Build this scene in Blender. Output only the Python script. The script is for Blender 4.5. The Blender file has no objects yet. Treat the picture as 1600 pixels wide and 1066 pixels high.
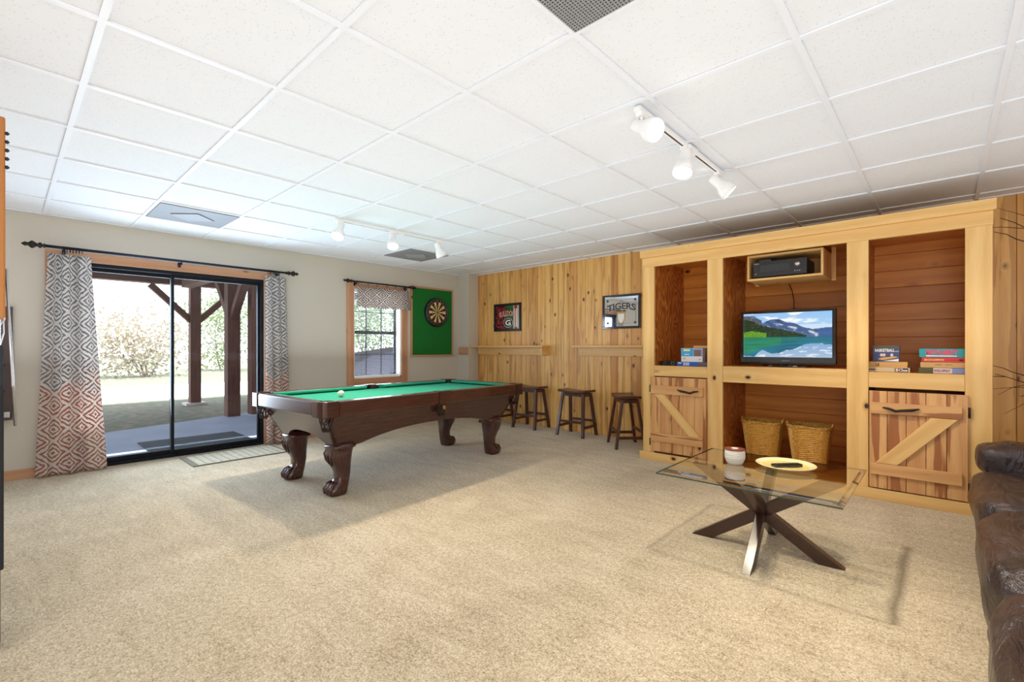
import bpy, math, random
from mathutils import Vector, Matrix, noise, Quaternion
random.seed(7)
SC = bpy.context.scene
COL = SC.collection
PI = math.pi
# ------------------------------------------------------------------ camera, sky, sun, lights, exposure
F_PX = 731.7; YAW = .7446; EYE = 1.152
cam = bpy.data.cameras.new('camera'); cam.sensor_width = 36; cam.lens = 36*F_PX/1600; cam.shift_y = 9.65/1600
cam.clip_start = .05; cam.clip_end = 200
co = bpy.data.objects.new('camera', cam); COL.objects.link(co)
co.location = (0, 0, EYE); co.rotation_euler = (PI/2, 0, YAW); SC.camera = co
SC.view_settings.view_transform = 'Standard'; SC.view_settings.look = 'None'
SC.view_settings.exposure = 0.0; SC.view_settings.gamma = 1; SC.view_settings.use_curve_mapping = False
SC.cycles.max_bounces = 10; SC.cycles.diffuse_bounces = 5; SC.cycles.transparent_max_bounces = 16
SC.cycles.caustics_reflective = False; SC.cycles.caustics_refractive = False
SC.cycles.sample_clamp_indirect = 6
w = bpy.data.worlds.new('sky'); SC.world = w; w.use_nodes = True
nt = w.node_tree; bg = nt.nodes['Background']
wn = nt.nodes.new('ShaderNodeTexNoise'); wn.inputs['Scale'].default_value = 2.2; wn.inputs['Detail'].default_value = 5
wr = nt.nodes.new('ShaderNodeValToRGB'); wr.color_ramp.elements[0].color = (.72, .84, 1, 1); wr.color_ramp.elements[1].color = (1, 1, 1, 1)
wr.color_ramp.elements[0].position = .35; wr.color_ramp.elements[1].position = .6
nt.links.new(wn.outputs['Fac'], wr.inputs[0]); nt.links.new(wr.outputs[0], bg.inputs[0]); bg.inputs[1].default_value = 3.2

def lamp(name, kind, loc, energy, color=(1, 1, 1), direction=(0, 0, -1), **kw):
    l = bpy.data.lights.new(name, kind); l.energy = energy; l.color = color
    for k, v in kw.items(): setattr(l, k, v)
    o = bpy.data.objects.new(name, l); COL.objects.link(o); o.location = loc
    o.rotation_euler = Vector(direction).to_track_quat('-Z', 'Y').to_euler()
    return o
lamp('sun', 'SUN', (-8, 2, 12), 14.0, (1, .96, .9), (-.27, -.12, -1), angle=.01)
# daylight that comes in through the sliding door and the window, much of it thrown up by the bright ground
lamp('door_daylight', 'AREA', (-6.12, 1.2, 1.12), 66, (.70, .85, 1), (1, .1, .22), shape='RECTANGLE', size=1.6, size_y=1.5)
lamp('window_daylight', 'AREA', (-6.16, 3.62, 1.34), 16, (.88, .94, 1), (1, .0, .0), shape='RECTANGLE', size=.7, size_y=1.15)
# added fill lamps at two unseen walls, and an added mid-room ceiling uplight
lamp('rear_fill_light', 'AREA', (.2, -2.9, 1.3), 100, (1, .98, .95), (-.35, 1, .0), shape='RECTANGLE', size=3.4, size_y=1.5)
lamp('side_fill_light', 'AREA', (2.9, .6, 1.3), 40, (1, .98, .96), (-1, .1, .0), shape='RECTANGLE', size=3.0, size_y=1.3)
lamp('ceiling_fill_light', 'AREA', (-1.7, 1.3, 1.0), 98, (.95, .975, 1), (0, 0, 1), shape='RECTANGLE', size=8.0, size_y=6.0)

# ------------------------------------------------------------------ materials
def lin(c):
    c = c/255.0
    return c/12.92 if c <= .04045 else ((c+.055)/1.055)**2.4
def rgb(r, g, b): return (lin(r), lin(g), lin(b), 1)
class NT:
    def __init__(s, name):
        s.m = bpy.data.materials.new(name); s.m.use_nodes = True; s.t = s.m.node_tree
        s.b = s.t.nodes['Principled BSDF']; s.out = s.t.nodes['Material Output']
    def n(s, typ, **kw):
        n = s.t.nodes.new('ShaderNode'+typ)
        for k, v in kw.items():
            if k in n.inputs: 
                s.set(n.inputs[k], v)
            else: setattr(n, k, v)
        return n
    def set(s, inp, v):
        if isinstance(v, bpy.types.NodeSocket): s.t.links.new(v, inp)
        else: inp.default_value = v
    def math(s, op, a, b=None, c=None):
        n = s.t.nodes.new('ShaderNodeMath'); n.operation = op
        for i, v in enumerate((a, b, c)):
            if v is not None: s.set(n.inputs[i], v)
        return n.outputs[0]
    def vmath(s, op, a, b=None):
        n = s.t.nodes.new('ShaderNodeVectorMath'); n.operation = op
        s.set(n.inputs[0], a)
        if b is not None: s.set(n.inputs[1], b)
        return n.outputs[0]
    def mix(s, f, a, b, blend='MIX'):
        n = s.t.nodes.new('ShaderNodeMix'); n.data_type = 'RGBA'; n.blend_type = blend
        s.set(n.inputs[0], f); s.set(n.inputs[6], a); s.set(n.inputs[7], b)
        return n.outputs[2]
    def ramp(s, f, stops):
        n = s.t.nodes.new('ShaderNodeValToRGB'); cr = n.color_ramp
        while len(cr.elements) > len(stops): cr.elements.remove(cr.elements[-1])
        while len(cr.elements) < len(stops): cr.elements.new(.5)
        for e, (p, c) in zip(cr.elements, stops):
            e.position = p; e.color = c if isinstance(c, tuple) else (c, c, c, 1)
        s.set(n.inputs[0], f); return n.outputs[0]
    def bump(s, h, strength=.3, dist=.01):
        n = s.t.nodes.new('ShaderNodeBump'); n.inputs['Strength'].default_value = strength
        n.inputs['Distance'].default_value = dist; s.set(n.inputs['Height'], h)
        s.t.links.new(n.outputs[0], s.b.inputs['Normal'])
    def base(s, c): s.set(s.b.inputs['Base Color'], c)
    def obj(s): return s.n('TexCoord').outputs['Object']
    def uv(s): return s.n('TexCoord').outputs['UV']
def simple(name, c, rough=.5, metal=0, spec=None, coat=0, var=0.0, vscale=8, bump=0, bscale=60):
    k = NT(name); k.b.inputs['Roughness'].default_value = rough; k.b.inputs['Metallic'].default_value = metal
    if spec is not None: k.b.inputs['Specular IOR Level'].default_value = spec
    if coat: k.b.inputs['Coat Weight'].default_value = coat; k.b.inputs['Coat Roughness'].default_value = .12
    if var:
        nz = k.n('TexNoise', Vector=k.obj(), Scale=vscale, Detail=4)
        k.base(k.mix(nz.outputs['Fac'], tuple(x*(1-var) for x in c[:3])+(1,), tuple(min(1, x*(1+var)) for x in c[:3])+(1,)))
    else: k.base(c)
    if bump:
        nz = k.n('TexNoise', Vector=k.obj(), Scale=bscale, Detail=3); k.bump(nz.outputs['Fac'], bump, .004)
    return k.m
def emis(name, c, s):
    k = NT(name); k.b.inputs['Base Color'].default_value = c; k.b.inputs['Emission Color'].default_value = c
    k.b.inputs['Emission Strength'].default_value = s; return k.m

def pine(name, light, mid, dark, knot=rgb(70, 30, 10), rough=.38, kd=1.0, heart=.0, var=1.0, kscale=(2.2, 9.0)):
    """knotty boards: UV u runs along the grain in metres, every mesh island is one board"""
    k = NT(name); uv = k.uv()
    rnd = k.n('NewGeometry').outputs['Random Per Island']
    off = k.n('CombineXYZ', X=k.math('MULTIPLY', rnd, 37.3), Y=k.math('MULTIPLY', rnd, 91.7), Z=k.math('MULTIPLY', rnd, 13.1)).outputs[0]
    p = k.vmath('ADD', uv, off)
    vor = k.n('TexVoronoi', Vector=k.vmath('MULTIPLY', p, (kscale[0], kscale[1], 1)), Scale=1.0, Randomness=1.0)
    keep = k.math('GREATER_THAN', k.n('SeparateColor', Color=vor.outputs['Color']).outputs[0], 1-.42*kd)
    dist = vor.outputs['Distance']
    near = k.math('MULTIPLY', k.math('SUBTRACT', 1.0, k.math('MINIMUM', k.math('MULTIPLY', dist, 2.6), 1.0)), keep)
    # grain, bent around the knots
    wob = k.n('TexNoise', Vector=k.vmath('MULTIPLY', p, (1.3, 5, 1)), Scale=1, Detail=3).outputs['Fac']
    gy = k.math('ADD', k.math('MULTIPLY', k.n('SeparateXYZ', Vector=p).outputs[1], 60.0), k.math('ADD', k.math('MULTIPLY', wob, 9.0), k.math('MULTIPLY', near, 5.0)))
    ring = k.math('ADD', k.math('MULTIPLY', k.math('SINE', gy), .5), .5)
    fine = k.n('TexNoise', Vector=k.vmath('MULTIPLY', p, (6, 160, 1)), Scale=1, Detail=4).outputs['Fac']
    g = k.math('ADD', k.math('MULTIPLY', ring, .35), k.math('MULTIPLY', fine, .65))
    c1 = k.mix(k.ramp(g, [(.25, 0.), (.8, 1.)]), light, mid)
    tone = k.math('FRACT', k.math('MULTIPLY', rnd, 7.77))
    c2 = k.mix(k.math('MULTIPLY', k.ramp(tone, [(.3, 0.), (1., .75)]), var), c1, dark)
    if heart:
        hn = k.n('TexNoise', Vector=k.vmath('MULTIPLY', p, (1.1, 14, 1)), Scale=1, Detail=3).outputs['Fac']
        hm = k.ramp(hn, [(.54, 0.), (.58, 1.)])
        c2 = k.mix(k.math('MULTIPLY', hm, heart), c2, rgb(150, 84, 44))
    kc = k.ramp(dist, [(.0, 1.), (.10, 1.), (.14, .35), (.26, .0)])
    c3 = k.mix(k.math('MULTIPLY', kc, keep), c2, knot)
    k.base(c3); k.b.inputs['Roughness'].default_value = rough; k.b.inputs['Specular IOR Level'].default_value = .4
    k.bump(g, .06, .002)
    return k.m
M = {}
M['wall'] = simple('beige_paint', rgb(205, 198, 185), .75, bump=.08, bscale=140)
M['rear'] = simple('rear_paint', rgb(222, 216, 205), .8)
M['pine'] = pine('pine_boards', rgb(238, 192, 118), rgb(222, 168, 92), rgb(196, 132, 66), kd=.62, heart=.42, kscale=(6, 9))
M['pine_pale'] = pine('pale_pine', rgb(236, 196, 130), rgb(222, 174, 104), rgb(208, 154, 86), kd=.45, heart=.0, kscale=(6, 9))
M['pine_red'] = pine('red_pine', rgb(226, 176, 118), rgb(205, 150, 96), rgb(184, 122, 76), kd=.55, heart=.8, kscale=(6, 9))
M['pine_deep'] = pine('deep_pine', rgb(228, 154, 68), rgb(206, 128, 50), rgb(176, 100, 36), kd=.4, kscale=(5, 7))
M['pine_trim'] = pine('trim_pine', rgb(206, 158, 124), rgb(188, 138, 104), rgb(176, 126, 92), kd=.3, kscale=(6, 9))
def plywood():
    k = NT('swirled_plywood'); uv = k.uv()
    d = k.n('TexNoise', Vector=k.vmath('MULTIPLY', uv, (1.6, 5, 1)), Scale=1, Detail=2).outputs['Fac']
    s = k.math('SINE', k.math('MULTIPLY', d, 95.0))
    f = k.ramp(k.math('ADD', k.math('MULTIPLY', s, .5), .5), [(.2, 0.), (.9, 1.)])
    k.base(k.mix(f, rgb(156, 86, 30), rgb(212, 134, 62))); k.b.inputs['Roughness'].default_value = .45
    return k.m
M['ply'] = plywood()
def wood_dark(name, a, b, rough=.28, coat=.4, sc=(5, 90, 1)):
    k = NT(name); g = k.n('TexNoise', Vector=k.vmath('MULTIPLY', k.uv(), sc), Scale=1, Detail=4).outputs['Fac']
    k.base(k.mix(k.ramp(g, [(.3, 0.), (.7, 1.)]), a, b)); k.b.inputs['Roughness'].default_value = rough
    k.b.inputs['Coat Weight'].default_value = coat; k.b.inputs['Coat Roughness'].default_value = .15
    return k.m
M['mahogany'] = wood_dark('mahogany', rgb(82, 46, 39), rgb(62, 34, 28), .27, .6)
M['mahogany_leg'] = wood_dark('carved_mahogany', rgb(76, 40, 34), rgb(56, 28, 25), .2, .7)
M['stool'] = wood_dark('walnut_stain', rgb(86, 48, 34), rgb(62, 32, 24), .35, .2)
M['espresso'] = wood_dark('espresso_wood', rgb(66, 38, 30), rgb(50, 28, 23), .3, .3)
M['porch'] = wood_dark('porch_timber', rgb(122, 84, 70), rgb(96, 62, 52), .7, 0, (2, 30, 1))
def ceiling_tile():
    k = NT('ceiling_tile'); o = k.obj()
    n1 = k.n('TexVoronoi', Vector=k.vmath('MULTIPLY', o, (1, 1, 1)), Scale=85, Randomness=1)
    rs = k.n('SeparateColor', Color=n1.outputs['Color']).outputs[0]
    pit = k.math('MULTIPLY', k.ramp(n1.outputs['Distance'], [(.12, 1.), (.3, 0.)]), k.math('GREATER_THAN', rs, .62))
    k.base(k.mix(k.math('MULTIPLY', pit, .3), rgb(232, 236, 242), rgb(120, 122, 126)))
    k.b.inputs['Roughness'].default_value = .9
    nz = k.n('TexNoise', Vector=o, Scale=160, Detail=2).outputs['Fac']
    k.bump(k.math('SUBTRACT', k.math('MULTIPLY', nz, .4), pit), .25, .003)
    return k.m
M['tile'] = ceiling_tile()
M['tee'] = simple('white_tee_metal', rgb(234, 238, 245), .45)
def carpet():
    k = NT('beige_carpet'); o = k.obj()
    n1 = k.n('TexNoise', Vector=o, Scale=130, Detail=3).outputs['Fac']
    n2 = k.n('TexNoise', Vector=k.vmath('MULTIPLY', o, (1.2, .5, 1)), Scale=1.6, Detail=4, Distortion=1.2).outputs['Fac']
    n3 = k.n('TexNoise', Vector=k.vmath('MULTIPLY', o, (1, 3.2, 1)), Scale=3.2, Detail=3, Distortion=.8).outputs['Fac']
    n4 = k.n('TexNoise', Vector=o, Scale=45, Detail=2).outputs['Fac']
    f = k.math('ADD', k.math('MULTIPLY', n1, .5), k.math('ADD', k.math('MULTIPLY', n4, .25), k.math('ADD', k.math('MULTIPLY', n2, .12), k.math('MULTIPLY', n3, .13))))
    c = k.ramp(f, [(.36, rgb(136, 118, 92)), (.5, rgb(196, 179, 149)), (.62, rgb(228, 215, 190))])
    # crushed pile where a larger table base stood: a rectangle of pressed bands
    s = k.n('SeparateXYZ', Vector=o)
    X0, X1, Y0, Y1 = -1.245, -.155, 2.5, 3.53
    wob = k.math('MULTIPLY', k.math('SUBTRACT', k.n('TexNoise', Vector=o, Scale=5, Detail=2).outputs['Fac'], .5), .03)
    def band(coord, c0, wd, other, a, b):
        d = k.math('ABSOLUTE', k.math('SUBTRACT', k.math('ADD', coord, wob), c0))
        m = k.math('SUBTRACT', 1.0, k.math('SMOOTH_MIN', k.math('DIVIDE', d, wd), 1.0, .3))
        m = k.math('MAXIMUM', m, 0.0)
        ins = k.math('MULTIPLY', k.math('GREATER_THAN', other, a), k.math('LESS_THAN', other, b))
        return k.math('MULTIPLY', m, ins)
    bs = [band(s.outputs[0], X1, .035, s.outputs[1], Y0, Y1), band(s.outputs[0], X0, .025, s.outputs[1], Y0, Y1),
          band(s.outputs[1], Y0, .02, s.outputs[0], X0, X1), band(s.outputs[1], Y1, .02, s.outputs[0], X0, X1)]
    wgt = [1.0, .6, .3, .35]
    tot = None
    for b_, g_ in zip(bs, wgt):
        v = k.math('MULTIPLY', b_, g_); tot = v if tot is None else k.math('MAXIMUM', tot, v)
    k.base(k.mix(k.math('MULTIPLY', tot, .75), c, rgb(120, 102, 78)))
    k.b.inputs['Roughness'].default_value = .95; k.b.inputs['Sheen Weight'].default_value = .25
    k.b.inputs['Specular IOR Level'].default_value = .1
    k.bump(k.math('SUBTRACT', f, k.math('MULTIPLY', tot, .8)), .5, .012)
    return k.m
M['carpet'] = carpet()
def glass(name='clear_glass', tint=(1, 1, 1, 1), ior=1.45, boost=1.0):
    k = NT(name); k.t.nodes.remove(k.b)
    tr = k.n('BsdfTransparent', Color=tint); gl = k.n('BsdfGlossy', Roughness=.0)
    fr = k.n('Fresnel', IOR=ior); mx = k.n('MixShader')
    k.set(mx.inputs[0], k.math('MULTIPLY', k.math('MULTIPLY', fr.outputs[0], boost), k.math('SUBTRACT', 1.0, k.n('NewGeometry').outputs['Backfacing']))); k.t.links.new(tr.outputs[0], mx.inputs[1]); k.t.links.new(gl.outputs[0], mx.inputs[2])
    k.t.links.new(mx.outputs[0], k.out.inputs[0]); return k.m
M['pane'] = glass('window_glass', (.93, .96, 1, 1))
M['tabletop'] = glass('table_glass', (.90, .91, .89, 1), 1.5, 2.0)
M['glass_edge'] = simple('green_glass_edge', rgb(40, 72, 60), .1, coat=.5)
M['black_metal'] = simple('black_aluminium', rgb(16, 20, 27), .5, spec=.25)
M['bronze'] = simple('dark_bronze', rgb(38, 32, 28), .35, .5)
M['navy_rod'] = simple('dark_rod', rgb(28, 34, 52), .3, .4)
M['white'] = simple('white_enamel', rgb(244, 244, 244), .35)
M['felt'] = simple('green_felt', rgb(16, 150, 118), .85, var=.06, vscale=90)
M['felt_panel'] = simple('dark_green_felt', rgb(10, 108, 34), .9, var=.08, vscale=60)
M['leather_brown'] = simple('pocket_leather', rgb(48, 26, 20), .4)
M['brass'] = simple('gold_accent', rgb(176, 136, 60), .35, .6)
M['ivory'] = simple('ivory_ball', rgb(238, 230, 208), .12, coat=.5)
M['black'] = simple('black_plastic', rgb(18, 18, 20), .35)
M['gloss_black'] = simple('gloss_black', rgb(14, 14, 16), .08, coat=.6)
M['dark_grey'] = simple('dark_grey_plastic', rgb(58, 56, 58), .4)
M['silver'] = simple('silver', rgb(190, 192, 196), .25, .9)
M['grey_vent'] = simple('grey_diffuser', rgb(132, 132, 134), .5)
M['grille'] = simple('dark_grille', rgb(150, 150, 152), .5)
M['grille_back'] = simple('grille_backing', rgb(40, 40, 42), .9)
M['bulb'] = emis('lit_bulb', (1, .93, .82, 1), 14)
M['slab'] = simple('patio_concrete', rgb(172, 188, 212), .8, var=.22, vscale=1.8, bump=.2, bscale=20)
M['rubber'] = simple('outdoor_mat', rgb(42, 58, 72), .8, bump=.3, bscale=120)
M['cream'] = simple('cream_ceramic', rgb(240, 222, 168), .25, coat=.4)
M['yellow_glaze'] = simple('yellow_glaze', rgb(232, 206, 122), .25, coat=.4)
M['white_ceramic'] = simple('white_ceramic', rgb(238, 232, 220), .35)
M['wax'] = simple('white_wax', rgb(244, 226, 206), .5)
M['lid'] = simple('copper_lid', rgb(116, 50, 24), .5)
M['bark'] = simple('pale_bark', rgb(150, 138, 130), .9, var=.2)
M['twig'] = simple('twig_bark', rgb(52, 32, 22), .8)
M['iron'] = simple('forged_iron', rgb(52, 36, 32), .45, .5)
def two_tone(name, a, b, scale=(8, 8, 8), lo=.4, hi=.6, rough=.9):
    k = NT(name); nz = k.n('TexNoise', Vector=k.vmath('MULTIPLY', k.obj(), scale), Scale=1, Detail=4).outputs['Fac']
    k.base(k.ramp(nz, [(lo, a), (hi, b)])); k.b.inputs['Roughness'].default_value = rough; return k.m
M['grass_ground'] = two_tone('leaf_strewn_grass', rgb(92, 104, 78), rgb(126, 118, 104), (7, 7, 7), .42, .58)
M['gravel'] = two_tone('pale_gravel', rgb(196, 190, 180), rgb(220, 214, 204), (3, 3, 3))
def leaf(name, a, b):
    k = NT(name); r = k.n('NewGeometry').outputs['Random Per Island']
    k.base(k.mix(r, a, b)); k.b.inputs['Roughness'].default_value = .7
    return k.m
M['leaf_pale'] = leaf('spring_leaves', rgb(150, 170, 120), rgb(190, 196, 160))
M['leaf_green'] = leaf('evergreen_leaves', rgb(112, 138, 100), rgb(160, 176, 138))
M['leaf_tan'] = leaf('dry_leaves', rgb(186, 170, 148), rgb(206, 200, 184))

def diamond_fabric(name, ombre, valance=False):
    """concentric diamonds printed on cloth; UV in metres"""
    k = NT(name); s = k.n('SeparateXYZ', Vector=k.uv())
    cw, ch = (.40, .21) if not valance else (.23, .18)
    a = k.math('ADD', k.math('DIVIDE', s.outputs[0], cw), k.math('DIVIDE', s.outputs[1], ch))
    b = k.math('SUBTRACT', k.math('DIVIDE', s.outputs[0], cw), k.math('DIVIDE', s.outputs[1], ch))
    wob = k.math('MULTIPLY', k.math('SUBTRACT', k.n('TexNoise', Vector=k.uv(), Scale=30, Detail=2).outputs['Fac'], .5), .14)
    da = k.math('ABSOLUTE', k.math('SUBTRACT', k.math('FRACT', k.math('ADD', a, wob)), .5))
    db = k.math('ABSOLUTE', k.math('SUBTRACT', k.math('FRACT', k.math('SUBTRACT', b, wob)), .5))
    d = k.math('MAXIMUM', da, db)      # .5 on the lattice, 0 in the heart of a diamond
    r1 = k.math('MULTIPLY', k.math('GREATER_THAN', d, .35), k.math('LESS_THAN', d, .435))
    r2 = k.math('MULTIPLY', k.math('GREATER_THAN', d, .17), k.math('LESS_THAN', d, .25))
    r3 = k.math('LESS_THAN', d, .07)
    line = k.math('MAXIMUM', r1, k.math('MAXIMUM', r2, r3))
    white = rgb(226, 218, 212)
    if ombre:
        cell = k.n('TexWhiteNoise', noise_dimensions='2D', Vector=k.n('CombineXYZ', X=k.math('FLOOR', a), Y=k.math('FLOOR', b)).outputs[0])
        h = k.math('ADD', s.outputs[1], k.math('MULTIPLY', k.math('SUBTRACT', cell.outputs['Value'], .5), .3))
        ink = k.ramp(k.math('DIVIDE', h, 2.0), [(.0, rgb(176, 114, 96)), (.36, rgb(180, 120, 98)), (.45, rgb(136, 136, 140)), (.7, rgb(124, 130, 138)), (1., rgb(116, 124, 136))])
    else: ink = rgb(112, 96, 90)
    k.base(k.mix(line, white, ink)); k.b.inputs['Roughness'].default_value = .9
    tl = k.n('BsdfTranslucent'); k.t.links.new(k.b.inputs['Base Color'].links[0].from_socket, tl.inputs[0])
    mx = k.n('MixShader'); mx.inputs[0].default_value = .55 if valance else .3
    k.t.links.new(k.b.outputs[0], mx.inputs[1]); k.t.links.new(tl.outputs[0], mx.inputs[2]); k.t.links.new(mx.outputs[0], k.out.inputs[0])
    return k.m
M['curtain'] = diamond_fabric('ombre_curtain', True)
M['valance'] = diamond_fabric('grey_curtain', False, True)
def leather():
    k = NT('brown_leather'); o = k.obj()
    n1 = k.n('TexNoise', Vector=o, Scale=5, Detail=6, Distortion=1.0).outputs['Fac']
    n2 = k.n('TexVoronoi', Vector=o, Scale=260).outputs['Distance']
    k.base(k.ramp(n1, [(.35, rgb(38, 26, 27)), (.65, rgb(60, 42, 40))])); k.b.inputs['Roughness'].default_value = .3
    k.b.inputs['Specular IOR Level'].default_value = .65
    wr = k.n('TexNoise', Vector=k.vmath('MULTIPLY', o, (14, 5, 6)), Scale=1, Detail=5, Distortion=2.0).outputs['Fac']
    k.bump(k.math('ADD', k.math('MULTIPLY', n2, .06), k.math('MULTIPLY', wr, 1.6)), .8, .022)
    return k.m
M['leather'] = leather()
def wicker():
    k = NT('woven_wicker'); n1 = k.n('TexNoise', Vector=k.vmath('MULTIPLY', k.obj(), (60, 60, 160)), Scale=1, Detail=2).outputs['Fac']
    k.base(k.ramp(n1, [(.3, rgb(166, 112, 38)), (.7, rgb(226, 178, 84))])); k.b.inputs['Roughness'].default_value = .45; return k.m
M['wicker'] = wicker()
def vcol(name, emit=0, rough=.3):
    k = NT(name); a = k.n('Attribute', attribute_name='Col').outputs['Color']
    k.b.inputs['Roughness'].default_value = rough
    if emit:
        k.base((.01, .01, .01, 1)); k.set(k.b.inputs['Emission Color'], a); k.b.inputs['Emission Strength'].default_value = emit
    else: k.base(a)
    return k.m
M['screen'] = vcol('tv_picture', 1.0, .15)
M['print'] = vcol('printed_paper', 0, .25)
M['mirror'] = simple('mirror_glass', rgb(225, 228, 232), .03, 1.0)

# ------------------------------------------------------------------ mesh helpers
class MB:
    def __init__(s): s.v = []; s.f = []; s.uv = []; s.mi = []; s.sm = []
    def add(s, vs, fs, uvs=None, m=0, xf=None, smooth=False):
        b = len(s.v)
        for p in vs:
            p = Vector(p); s.v.append(tuple(xf @ p) if xf is not None else tuple(p))
        for i, f in enumerate(fs):
            s.f.append([b+j for j in f]); s.mi.append(m); s.sm.append(smooth)
            s.uv.append(uvs[i] if uvs else [(vs[j][0]+vs[j][1], vs[j][2]) for j in f])
        return s
    def box(s, a, b, m=0, g=None, xf=None):
        lo = [min(a[i], b[i]) for i in range(3)]; hi = [max(a[i], b[i]) for i in range(3)]
        vs = [(x, y, z) for x in (lo[0], hi[0]) for y in (lo[1], hi[1]) for z in (lo[2], hi[2])]
        fs = [(0, 1, 3, 2), (4, 6, 7, 5), (0, 4, 5, 1), (2, 3, 7, 6), (0, 2, 6, 4), (1, 5, 7, 3)]
        ax = [0, 0, 1, 1, 2, 2]
        if g is None: g = max(range(3), key=lambda i: hi[i]-lo[i])
        else: g = 'xyz'.index(g)
        uvs = []
        for f, n in zip(fs, ax):
            o = [i for i in range(3) if i != n]
            u, v = (g, [i for i in o if i != g][0]) if g != n else o
            sc = 1 if g != n else .3
            uvs.append([(vs[j][u]*sc, vs[j][v]+.37*n) for j in f])
        return s.add(vs, fs, uvs, m, xf)
    def prism(s, poly, h0, h1, m=0, axis='z', xf=None, smooth=False):
        n = len(poly)
        def P(p, h):
            return {'z': (p[0], p[1], h), 'y': (p[0], h, p[1]), 'x': (h, p[0], p[1])}[axis]
        vs = [P(p, h0) for p in poly]+[P(p, h1) for p in poly]
        fs = [list(range(n))[::-1], list(range(n, 2*n))]; uvs = [[poly[j] for j in range(n)][::-1], list(poly)]
        acc = 0
        for i in range(n):
            j = (i+1) % n; L = math.dist(poly[i], poly[j])
            fs.append((i, j, n+j, n+i)); uvs.append([(acc, h0), (acc+L, h0), (acc+L, h1), (acc, h1)]); acc += L
        return s.add(vs, fs, uvs, m, xf, smooth)
    def loft(s, rings, m=0, cap=True, xf=None, smooth=True, closed=True):
        n = len(rings[0]); vs = [p for r in rings for p in r]; fs = []; uvs = []
        for i in range(len(rings)-1):
            for j in range(n if closed else n-1):
                k = (j+1) % n
                fs.append((i*n+j, i*n+k, (i+1)*n+k, (i+1)*n+j))
                uvs.append([(i*.05, j*.03), (i*.05, (j+1)*.03), ((i+1)*.05, (j+1)*.03), ((i+1)*.05, j*.03)])
        if cap:
            fs.append(list(range(n))[::-1]); uvs.append([(0, 0)]*n)
            b = (len(rings)-1)*n; fs.append(list(range(b, b+n))); uvs.append([(0, 0)]*n)
        return s.add(vs, fs, uvs, m, xf, smooth)
    def lathe(s, prof, c=(0, 0, 0), n=24, m=0, d=(0, 0, 1), cap=True, xf=None, ang=0):
        q = Vector((0, 0, 1)).rotation_difference(Vector(d).normalized()); c = Vector(c)
        rings = []
        for r, h in prof:
            rings.append([tuple(c+q @ Vector((max(r, 1e-5)*math.cos(2*PI*j/n+ang), max(r, 1e-5)*math.sin(2*PI*j/n+ang), h))) for j in range(n)])
        return s.loft(rings, m, cap, xf)
    def tube(s, pts, r, n=8, m=0, cap=True, xf=None, closed=False):
        pts = [Vector(p) for p in pts]; rs = r if isinstance(r, (list, tuple)) else [r]*len(pts)
        rings = []; up = None
        for i, p in enumerate(pts):
            if closed: t = pts[(i+1) % len(pts)]-pts[i-1]
            else: t = pts[min(i+1, len(pts)-1)]-pts[max(i-1, 0)]
            t.normalize()
            if up is None: up = t.orthogonal().normalized()
            up = (up-t*up.dot(t)).normalized(); w_ = t.cross(up)
            rings.append([tuple(p+(up*math.cos(2*PI*j/n)+w_*math.sin(2*PI*j/n))*rs[i]) for j in range(n)])
        if closed: rings.append(rings[0]); cap = False
        return s.loft(rings, m, cap, xf)
    def beam(s, p0, p1, w_, t_, m=0, side=(0, 1, 0), xf=None):
        """rectangular bar from p0 to p1: width w_ along side, thickness t_ across"""
        p0 = Vector(p0); p1 = Vector(p1); d = (p1-p0); L = d.length; d.normalize()
        a = Vector(side); a = (a-d*a.dot(d)).normalized(); b = d.cross(a)
        R = Matrix((d, a, b)).transposed().to_4x4(); R.translation = p0
        return s.box((0, -w_/2, -t_/2), (L, w_/2, t_/2), m, 'x', xf=(xf @ R) if xf is not None else R)
    def sphere(s, c, r, m=0, n=16, sc=(1, 1, 1), xf=None):
        prof = [(math.sin(PI*i/n)*1.0, -math.cos(PI*i/n)) for i in range(n+1)]
        rings = [[(c[0]+r*sc[0]*max(a, 1e-4)*math.cos(2*PI*j/(n*2)), c[1]+r*sc[1]*max(a, 1e-4)*math.sin(2*PI*j/(n*2)), c[2]+r*sc[2]*b) for j in range(n*2)] for a, b in prof]
        return s.loft(rings, m, True, xf)
    def obj(s, name, mats, parent=None, bevel=0, world=False, seg=2, subsurf=0):
        if not isinstance(mats, (list, tuple)): mats = [mats]
        me = bpy.data.meshes.new(name); off = Vector((0, 0, 0))
        if world and parent is not None:
            q = parent
            while q is not None: off += q.location; q = q.parent
        me.from_pydata([tuple(Vector(p)-off) for p in s.v] if off.length else s.v, [], s.f)
        for m in mats: me.materials.append(M[m] if isinstance(m, str) else m)
        me.polygons.foreach_set('material_index', s.mi); me.polygons.foreach_set('use_smooth', s.sm)
        uv = me.uv_layers.new(name='UVMap'); flat = [c for f in s.uv for p in f for c in (p[0], p[1])]
        uv.data.foreach_set('uv', flat); me.update(); me.validate()
        o = bpy.data.objects.new(name, me); COL.objects.link(o)
        if parent is not None: o.parent = parent
        if bevel:
            b = o.modifiers.new('bevel', 'BEVEL'); b.width = bevel; b.segments = seg; b.limit_method = 'ANGLE'; b.angle_limit = .7
        if subsurf:
            b = o.modifiers.new('subsurf', 'SUBSURF'); b.levels = subsurf; b.render_levels = subsurf
        return o
def thing(name, label, cat, loc=(0, 0, 0), rz=0, group=None):
    o = bpy.data.objects.new(name, None); COL.objects.link(o); o.location = loc; o.rotation_euler = (0, 0, rz)
    o.empty_display_size = .1
    return tag(o, label, cat, group)
def tag(o, label, cat, group=None):
    o['label'] = label; o['category'] = cat
    if group: o['group'] = group
    return o
def struct(o): o['kind'] = 'structure'; return o
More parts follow.
